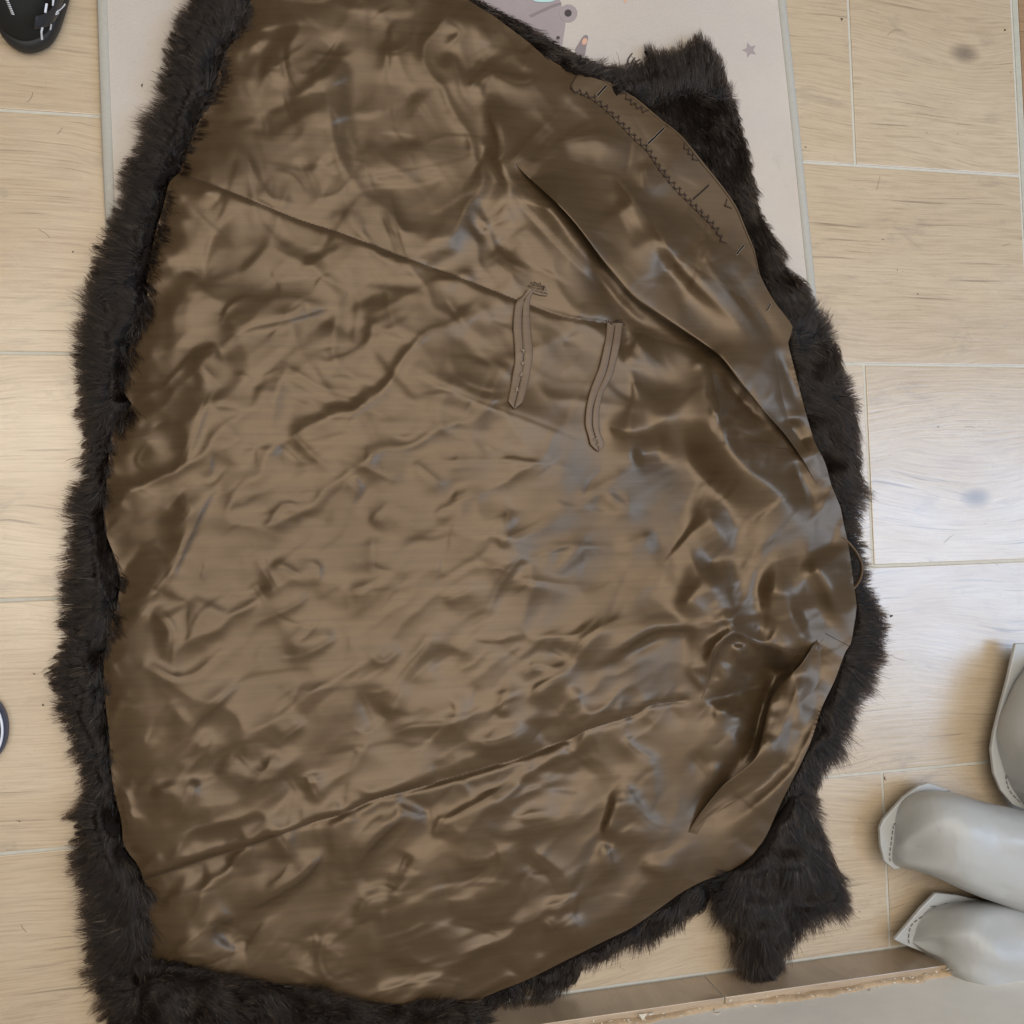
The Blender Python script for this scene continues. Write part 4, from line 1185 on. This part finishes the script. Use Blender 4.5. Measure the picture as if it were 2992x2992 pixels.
def ribbon(left, right, lift, thick, name, mat, parent=None):
    """cloth tape between two pixel lines, lying on the lining, with a real thickness"""
    n = 60
    def rs(p):
        l = smooth_line(p, 4); s = np.concatenate([[0], np.cumsum(np.hypot(*np.diff(l, axis=0).T))])
        t = np.linspace(0, s[-1], n); return np.stack([np.interp(t, s, l[:, 0]), np.interp(t, s, l[:, 1])], -1)
    a, b = rs(left), rs(right)
    cols = []
    ks = np.array([0, .08, .3, .46, .5, .54, .7, .92, 1.0]); prof = np.array([-.6, 0, .25, .2, -.9, .2, .25, 0, -.6])
    zc = np.convolve(np.pad(lin_z(0.5 * (a + b)[:, 0], 0.5 * (a + b)[:, 1]), 6, mode='edge'), np.ones(13) / 13, 'valid')
    zc = np.maximum(zc, lin_z(0.5 * (a + b)[:, 0], 0.5 * (a + b)[:, 1]) - 0.0005)
    for k, pz in zip(ks, prof):
        q = a * (1 - k) + b * k
        z = np.maximum(zc + lift, lin_z(q[:, 0], q[:, 1]) + 0.0008) + pz * thick
        cols.append(P(q[:, 0], q[:, 1], z))
    top = np.stack(cols, 1)
    bot = top[:, ::-1].copy(); bot[..., 2] -= thick
    V = np.concatenate([top, bot], 1); k = V.shape[1]
    idx = np.arange(n * k).reshape(n, k); nxt = np.roll(idx, -1, 1)
    F = np.stack([idx[:-1], nxt[:-1], nxt[1:], idx[1:]], -1).reshape(-1, 4)
    me = new_mesh(name, V.reshape(-1, 3), F)
    return part(name, me, mat, parent)


TL1 = pts('1541,846 1528,864 1510,880 1503,900 1499,954 1503,1010 1504,1053 1497,1097 1490,1140 1484,1171 1484.5,1172 1494,1185 1503,1195'); TR1 = pts('1578,844 1560,852 1552,866 1548,900 1552,966 1557,1028 1549,1091 1541,1125 1534,1153 1528,1173 1527.5,1174 1515,1186 1503,1195.5')
tie1 = ribbon(TL1, TR1, 0.0044, 0.0008, 'ribbon_tie', MAT_TAPE)
TL2 = pts('1773,944 1770,982 1754,1060 1740,1100 1726,1137 1715,1180 1711,1215 1711,1246 1720,1277 1725,1299 1726,1300 1738,1312 1750,1320'); TR2 = pts('1821,944 1817,965 1811,1010 1792,1091 1776,1122 1761,1153 1752,1199 1751,1240 1753,1261 1765,1290 1764,1305 1763,1306 1750,1320.5')
tie2 = ribbon(TL2, TR2, 0.0040, 0.0008, 'ribbon_tie', MAT_TAPE)
for par, ln, lf in ((tie1, '1534,866 1527,900 1525,954 1528,1010 1529,1060 1523,1100 1512,1150 1506,1176 1503,1192', 0.0049), (tie2, '1797,950 1792,985 1776,1070 1758,1120 1742,1160 1732,1200 1731,1240 1738,1272 1745,1300 1750,1317', 0.0045)):
    l = smooth_line(pts(ln), 4)
    zc_ = np.convolve(np.pad(lin_z(l[:, 0], l[:, 1]), 6, mode='edge'), np.ones(13) / 13, 'valid') + lf - 0.0006
    V, F = tube(P(l[:, 0], l[:, 1], zc_), 0.00042, 5)
    o = add('centre_slit', new_mesh('centre_slit', V, F), MAT_SLIT); o.parent = par
ribbon(pts('1556,838 1580,843 1603,848'), pts('1552,855 1578,863 1598,865'), 0.0022, 0.0011, 'tie_stub', MAT_TAPE)


def knot(u, v, lift, name, mat, rr=1.0, n=3):
    P0 = []
    for k in range(n):
        a = rng.uniform(0, 6.28, 6); q = np.cumsum(rng.normal(0, 1, (7, 2)) * 3.2 * rr, 0); q -= q.mean(0)
        w = on_cloth(u + q[:, 0], v + q[:, 1], lift + 0.0008 * np.abs(rng.normal(0, 1, 7)))
        P0.append(tube(smooth_line(w, 0.001), 0.00042, 5))
    V, F = join(P0)
    return new_mesh(name, V, F)


for (u, v) in ((1529, 1024), (1529, 1061), (1524, 1094), (1511, 1137)):
    o = add('thread_knot', knot(u, v, 0.0058, 'thread_knot', None), MAT_PALE_THREAD); o.parent = tie1
for (u, v) in ((1742, 1283), (1747, 1300)):
    o = add('thread_knot', knot(u, v, 0.0054, 'thread_knot', None, 0.7, 2), MAT_PALE_THREAD); o.parent = tie2
for par, line in ((tie1, '1548,832 1562,830 1580,834 1597,846'), (tie2, '1772,942 1788,944 1804,940 1822,941')):
    ps = []
    for (u, v) in smooth_line(pts(line), 5):
        a = rng.uniform(-1, 1); ps.append(stitch_mesh(u, v + rng.normal(0, 2), 5 * math.cos(1.3 + a), 6 * math.sin(1.3 + a), 0.005 + rng.uniform(-.002, .001), 0.0005))
    V, F = join(ps); o = add('tacking_stitches', new_mesh('tacking_stitches', V, F), MAT_THREAD); o.parent = par
o = add('thread_end', knot(1595, 850, 0.005, 'thread_end', None, 1.2, 3), MAT_PALE_THREAD); o.parent = tie1

# hanging loop at the back of the neck: a tape standing on edge
l = smooth_line(pts('2466,1570 2484,1588 2503,1612 2516,1638 2521,1658 2518,1684 2508,1706 2494,1722 2480,1735'), 4)
z = 0.058 - 0.004 * np.sin(np.linspace(0, math.pi, len(l)))
t = np.linspace(0, 1, len(l)); wd = 8.5 + 4.0 * np.abs(t - 0.45)
c = np.array([2440.0, 1650.0]); out = (l - c) / np.linalg.norm(l - c, axis=1)[:, None]
A = P(l[:, 0], l[:, 1], z); B = P(l[:, 0] - out[:, 0] * wd, l[:, 1] - out[:, 1] * wd, z - 0.007); off = np.stack([out[:, 0], -out[:, 1], 0 * t], -1) * 0.0009
V = np.stack([A, A + off, B + off, B], 1); idx = np.arange(V.shape[0] * 4).reshape(-1, 4); nxt = np.roll(idx, -1, 1)
F = np.stack([idx[:-1], nxt[:-1], nxt[1:], idx[1:]], -1).reshape(-1, 4)
part('hanging_loop', new_mesh('hanging_loop', V.reshape(-1, 3), F), MAT_TAPE)
tag(coat, 'dark brown fur coat spread open on the floor, brown satin lining facing up', 'coat')

# ------------------------------------------------------------------ grey bolsters
def bolster(label, left, right, zmid, hgt, flange, flange_z, stitch, ends=(0.012, None)):
    """soft padded roll: left/right outlines at mid height, then a flat sewn flange at its near end"""
    root = empty('bolster', tuple(P(*flange.mean(0))))
    inv = Matrix.Translation(-Vector(root.location))
    n = 40

    def rs(p):
        l = smooth_line(p, 4); s = np.concatenate([[0], np.cumsum(np.hypot(*np.diff(l, axis=0).T))])
        t = np.linspace(0, s[-1], n); return np.stack([np.interp(t, s, l[:, 0]), np.interp(t, s, l[:, 1])], -1)
    a, b = rs(left), rs(right)
    t = np.linspace(0, 1, n)
    zz = flange_z + (zmid - flange_z) * sstep(0, 0.35, t)
    A, B = P(a[:, 0], a[:, 1], zz), P(b[:, 0], b[:, 1], zz)
    half = 0.004 + (hgt - 0.004) * (1 - (1 - np.clip(t / 0.42, 0, 1)) ** 2.2)
    m = 36; ph = np.linspace(0, 2 * math.pi, m, endpoint=False)
    C = 0.5 * (A + B); R = 0.5 * (B - A)
    x = np.sign(np.cos(ph)) * np.abs(np.cos(ph)) ** 0.9; y = np.sign(np.sin(ph)) * np.abs(np.sin(ph)) ** 0.9
    V = C[:, None] + R[:, None] * x[None, :, None]
    V[..., 2] += half[:, None] * y[None]
    # soft dents running off the seam
    dent = 0.006 * vnoise(3.2 * x[None] + 0 * t[:, None] + 7 * hgt, 5 * t[:, None] + 0 * x[None], int(zmid * 1e4)) * sstep(0.02, 0.2, t)[:, None]
    dent += 0.0016 * vnoise(9 * x[None] + 0 * t[:, None] + 3, 22 * t[:, None] + 4 * x[None], 5) * sstep(0.02, 0.15, t)[:, None]
    dent += 0.0085 * np.cos(ph * 5 + 1 + 9 * hgt)[None] * (np.exp(-((t - 0.13) / 0.10) ** 2))[:, None] * (y > 0)[None]
    V[..., 2] += dent
    np.maximum(V[..., 2], 0.0012, out=V[..., 2])
    idx = np.arange(n * m).reshape(n, m); nxt = np.roll(idx, -1, 1)
    F = [tuple(q) for q in np.stack([idx[:-1], nxt[:-1], nxt[1:], idx[1:]], -1).reshape(-1, 4)]
    F.append(tuple(idx[0][::-1])); F.append(tuple(idx[-1]))
    me = new_mesh('padded_body', V.reshape(-1, 3), F)
    bm = bmesh.new(); bm.from_mesh(me); bmesh.ops.recalc_face_normals(bm, faces=bm.faces[:]); bm.to_mesh(me); bm.free()
    o = add('padded_body', me, MAT_VINYL); o.parent = root; o.matrix_parent_inverse = inv
    fl = sheet(flange, flange_z + 0.004, 0.006, 'sewn_flange', MAT_VINYL, None); fl.parent = root; fl.matrix_parent_inverse = inv
    md = fl.modifiers.new('bevel', 'BEVEL'); md.width = 0.0015; md.segments = 2
    for s in stitch:
        l = smooth_line(pts(s), 5)
        w = P(l[:, 0], l[:, 1], flange_z + 0.0055)
        ps = [tube(w[i:i + 3], 0.00055, 5) for i in range(0, len(w) - 3, 3)]
        Vs, Fs = join(ps); q = add('stitching', new_mesh('stitching', Vs, Fs), MAT_SEAM); q.parent = root; q.matrix_parent_inverse = inv
    tag(root, label, 'bolster', 'grey faux leather bolsters by the wall')
    return root


bolster('middle light grey faux leather bolster, pointing left with its sewn end towards the cuff',
        pts('2606,2460 2618,2395 2655,2342 2715,2318 2790,2318 2870,2342 2960,2362 3060,2385 3200,2420'),
        pts('2602,2480 2606,2520 2640,2536 2720,2558 2830,2608 2920,2640 3010,2675 3100,2712 3220,2760'),
        0.062, 0.060, pts('2582,2395 2640,2330 2685,2297 2712,2288 2740,2296 2790,2316 2720,2350 2660,2420 2630,2540 2612,2540 2585,2518 2573,2470 2571,2420'), 0.030,
        ('2775,2311 2715,2317 2690,2322 2660,2352 2640,2378 2625,2392 2618,2385', '2620,2407 2612,2410 2606,2450 2600,2500 2603,2520 2610,2533'))
bolster('lower light grey faux leather bolster leaning at the skirting, pointed sewn end',
        pts('2662,2742 2680,2700 2715,2672 2770,2655 2850,2640 2950,2640 3060,2660 3200,2700'),
        pts('2660,2752 2690,2778 2718,2795 2740,2838 2800,2888 2900,2933 3000,2962 3120,2985 3240,3000'),
        0.060, 0.055, pts('2613,2746 2640,2715 2690,2655 2735,2609 2800,2616 2900,2640 2860,2680 2740,2700 2715,2790 2680,2776 2640,2760'), 0.028,
        ('2720,2650 2735,2647 2722,2662 2700,2675 2672,2695 2660,2712 2655,2745 2660,2765', '2763,2640 2800,2652 2850,2655 2890,2645 2920,2625'))
bolster('upper light grey faux leather bolster entering from the right edge of the floor',
        pts('2945,2290 2935,2255 2940,2190 2955,2100 2985,2010 3020,1950 3060,1920 3110,1910'),
        pts('2950,2300 2975,2330 3010,2360 3060,2380 3130,2330 3180,2220 3200,2120 3205,2050'),
        0.062, 0.060, pts('2897,2190 2905,2140 2925,2060 2945,1985 2968,1880 3010,1880 2990,2050 2960,2200 2990,2300 3060,2385 3010,2375 2960,2352 2925,2310 2905,2260'), 0.030,
        ('2990,1995 2975,2090 2955,2195 2940,2260 2948,2305 2972,2335 2990,2352',))

# ------------------------------------------------------------------ shoes
def local_part(root, name, V, F, mat, smooth=True):
    o = add(name, new_mesh(name, V, F), mat, None, smooth); o.parent = root
    o.matrix_parent_inverse = Matrix.Translation(-Vector(root.location)); return o


def shell(outline_px, levels, name):
    """stack of outlines (shrink about a centre line, height) -> closed skin"""
    l = smooth_line(outline_px, 8, True); c = l.mean(0)
    rings = []
    for sc, z, sh in levels:
        q = c + np.array(sh) + (l - c) * sc
        rings.append(P(q[:, 0], q[:, 1], 0.02)[:, :2])
    V = np.vstack([np.column_stack([r, np.full(len(r), z)]) for r, (_, z, _) in zip(rings, levels)])
    n = len(l); F = []
    for k in range(len(levels) - 1):
        for i in range(n):
            F.append((k * n + i, k * n + (i + 1) % n, (k + 1) * n + (i + 1) % n, (k + 1) * n + i))
    F.append(tuple(range((len(levels) - 1) * n, len(levels) * n)))
    return V, F


SHOE = pts('-30,-420 120,-430 185,-300 205,-150 200,-40 186,20 165,80 140,118 105,137 70,141 35,128 8,105 -12,70 -40,-40 -60,-160 -60,-300')
shoe = empty('shoe', tuple(P(80, -120)))
V, F = shell(SHOE, [(0.95, 0.002, (0, 0)), (1.0, 0.008, (0, 0)), (0.995, 0.022, (0, 0)), (0.96, 0.025, (0, 0))], 'sole'); local_part(shoe, 'sole', V, F, MAT_SOLE)
V, F = shell(SHOE, [(0.955, 0.022, (0, 0)), (0.95, 0.034, (0, -2)), (0.90, 0.050, (0, -6)), (0.80, 0.062, (0, -14)), (0.62, 0.071, (0, -24)), (0.35, 0.077, (0, -32)), (0.05, 0.079, (0, -36))], 'upper')
upper = local_part(shoe, 'upper', V, F, MAT_SHOE)


def shoe_z(u, v):
    l = smooth_line(SHOE, 8, True); LCc = np.vstack([l, l[:1]])
    d, _, _ = line_dist(LCc, np.asarray(u, float), np.asarray(v, float))
    return np.interp(d, [0, 8, 20, 38, 62, 95], [0.024, 0.036, 0.050, 0.060, 0.068, 0.074])


def shoe_patch(name, a, b, mat, lift=0.001, thick=0.0012):
    a, b = smooth_line(pts(a), 5), smooth_line(pts(b), 5); n = 24
    rs = lambda l: np.stack([np.interp(np.linspace(0, 1, n), np.linspace(0, 1, len(l)), l[:, k]) for k in (0, 1)], -1)
    a, b = rs(a), rs(b)
    rows_ = [a * (1 - k) + b * k for k in np.linspace(0, 1, 7)]
    top = np.stack([P(r[:, 0], r[:, 1], shoe_z(r[:, 0], r[:, 1]) + lift) for r in rows_], 1)
    bot = top[:, ::-1].copy(); bot[..., 2] -= thick + 0.001
    V = np.concatenate([top, bot], 1); k = V.shape[1]; idx = np.arange(n * k).reshape(n, k); nxt = np.roll(idx, -1, 1)
    F = np.stack([idx[:-1], nxt[:-1], nxt[1:], idx[1:]], -1).reshape(-1, 4)
    return local_part(shoe, name, V.reshape(-1, 3), F, mat)


shoe_patch('side_panel', '105,45 125,42 145,30 158,12 168,-15 178,-60', '100,82 120,78 145,70 165,50 178,22 190,-20', MAT_SHOE_PANEL)
for s in ('133,10 139,10 135,36 129,35', '153,-12 160,-12 156,14 152,16', '121,80 126,80 123,92 125,114 120,115 118,93', '148,70 151,70 149,84 145,87'):
    q = pts(s); w = P(q[:, 0], q[:, 1], shoe_z(q[:, 0], q[:, 1]) + 0.0022)
    n = len(w); Vb = w.copy(); Vb[:, 2] -= 0.0015
    local_part(shoe, 'reflective_stripe', np.vstack([w, Vb]), [tuple(range(n))] + [(i, (i + 1) % n, n + (i + 1) % n, n + i) for i in range(n)], MAT_WHITE, False)
ps = []
for k in range(8):
    u0, v0 = 17 + 2.3 * k, 1 + 5.6 * k
    l = np.linspace([u0, v0], [u0 + 8, v0 + 1.6], 4); ps.append(tube(P(l[:, 0], l[:, 1], shoe_z(l[:, 0], l[:, 1]) + 0.0015), 0.0006, 5))
V, F = join(ps); local_part(shoe, 'printed_ticks', V, F, MAT_WHITE)
l = smooth_line(pts('190,12 184,20 176,28 168,33 165,37 169,39 172,36 169,40 163,42'), 2); V, F = tube(P(l[:, 0], l[:, 1], shoe_z(l[:, 0], l[:, 1]) + 0.0030), 0.0008, 5)
local_part(shoe, 'script_lettering', V, F, MAT_WHITE)
tag(shoe, 'black sports shoe with white reflective stripes, toe towards the coat hem', 'shoe')

RNG_ = ell(-52, 2134, 66, 98, 40)
sh2 = empty('round_toe_shoe', tuple(P(-52, 2134)))
V, F = shell(RNG_, [(0.98, 0.001, (0, 0)), (1.0, 0.006, (0, 0)), (0.98, 0.016, (0, 0)), (0.93, 0.02, (0, 0))], 'sole'); local_part(sh2, 'sole', V, F, MAT_NAVY)
V, F = shell(RNG_, [(0.94, 0.019, (0, 0)), (0.94, 0.022, (0, 0)), (0.86, 0.0225, (0, 0)), (0.86, 0.019, (0, 0))], 'white_rim'); local_part(sh2, 'white_rim', V, F[:-1], MAT_WHITE)
V, F = shell(RNG_, [(0.86, 0.019, (0, 0)), (0.80, 0.03, (0, 0)), (0.6, 0.04, (0, 0)), (0.2, 0.046, (0, 0))], 'toe_cap'); local_part(sh2, 'toe_cap', V, F, MAT_NAVY)
tag(sh2, 'navy rounded shoe toe with a white rim, cut off by the floor\'s left edge', 'shoe')

# ------------------------------------------------------------------ crumbs, loose hairs
rg = np.random.default_rng(77)
ps = []
for k in range(150):
    u, v = rg.uniform(0, 2990), rg.uniform(0, 2700)
    onrug = 300 < u < 2270 and v < 800
    if inside(LINING, np.array([u]), np.array([v]))[0]: continue
    w = P(u, v, RZ + 0.0005 if onrug else 0.0004)
    r = rg.choice([0.0005, 0.0009, 0.0016], p=[.6, .3, .1])
    q = w + rg.normal(0, 1, (6, 3)) * r * np.array([1, 1, .3]); q[:, 2] = np.maximum(q[:, 2], w[2])
    ps.append((q, [(0, 1, 2), (0, 2, 3), (0, 3, 4), (0, 4, 5), (0, 5, 1), (1, 3, 2), (1, 5, 3), (3, 5, 4)]))
V, F = join(ps); o = tag(add('floor_crumbs', new_mesh('floor_crumbs', V, F), MAT_DIRT, None, False), 'dark crumbs scattered over the floor and rug', 'crumbs', kind='stuff')
ps = []
for (u, v) in ((75, 300), (185, 370), (110, 670), (250, 2170), (2640, 90), (2560, 560), (2925, 720), (1815, 2810), (2980, 700), (60, 2700), (2850, 1250), (2650, 1930), (2790, 1560)):
    a = rg.uniform(0, 6.28); L = rg.uniform(25, 60); t = np.linspace(0, 1, 12); ang = a + rg.normal(0, 0.9) * t
    q = np.array([u, v]) + np.stack([np.cumsum(np.cos(ang)), np.cumsum(np.sin(ang))], -1) * L / 12
    ps.append(tube(P(q[:, 0], q[:, 1], 0.0008), 0.00013, 4))
V, F = join(ps); o = tag(add('loose_hairs', new_mesh('loose_hairs', V, F), MAT_PELT), 'single dark hairs shed on the floor', 'hairs', kind='stuff')
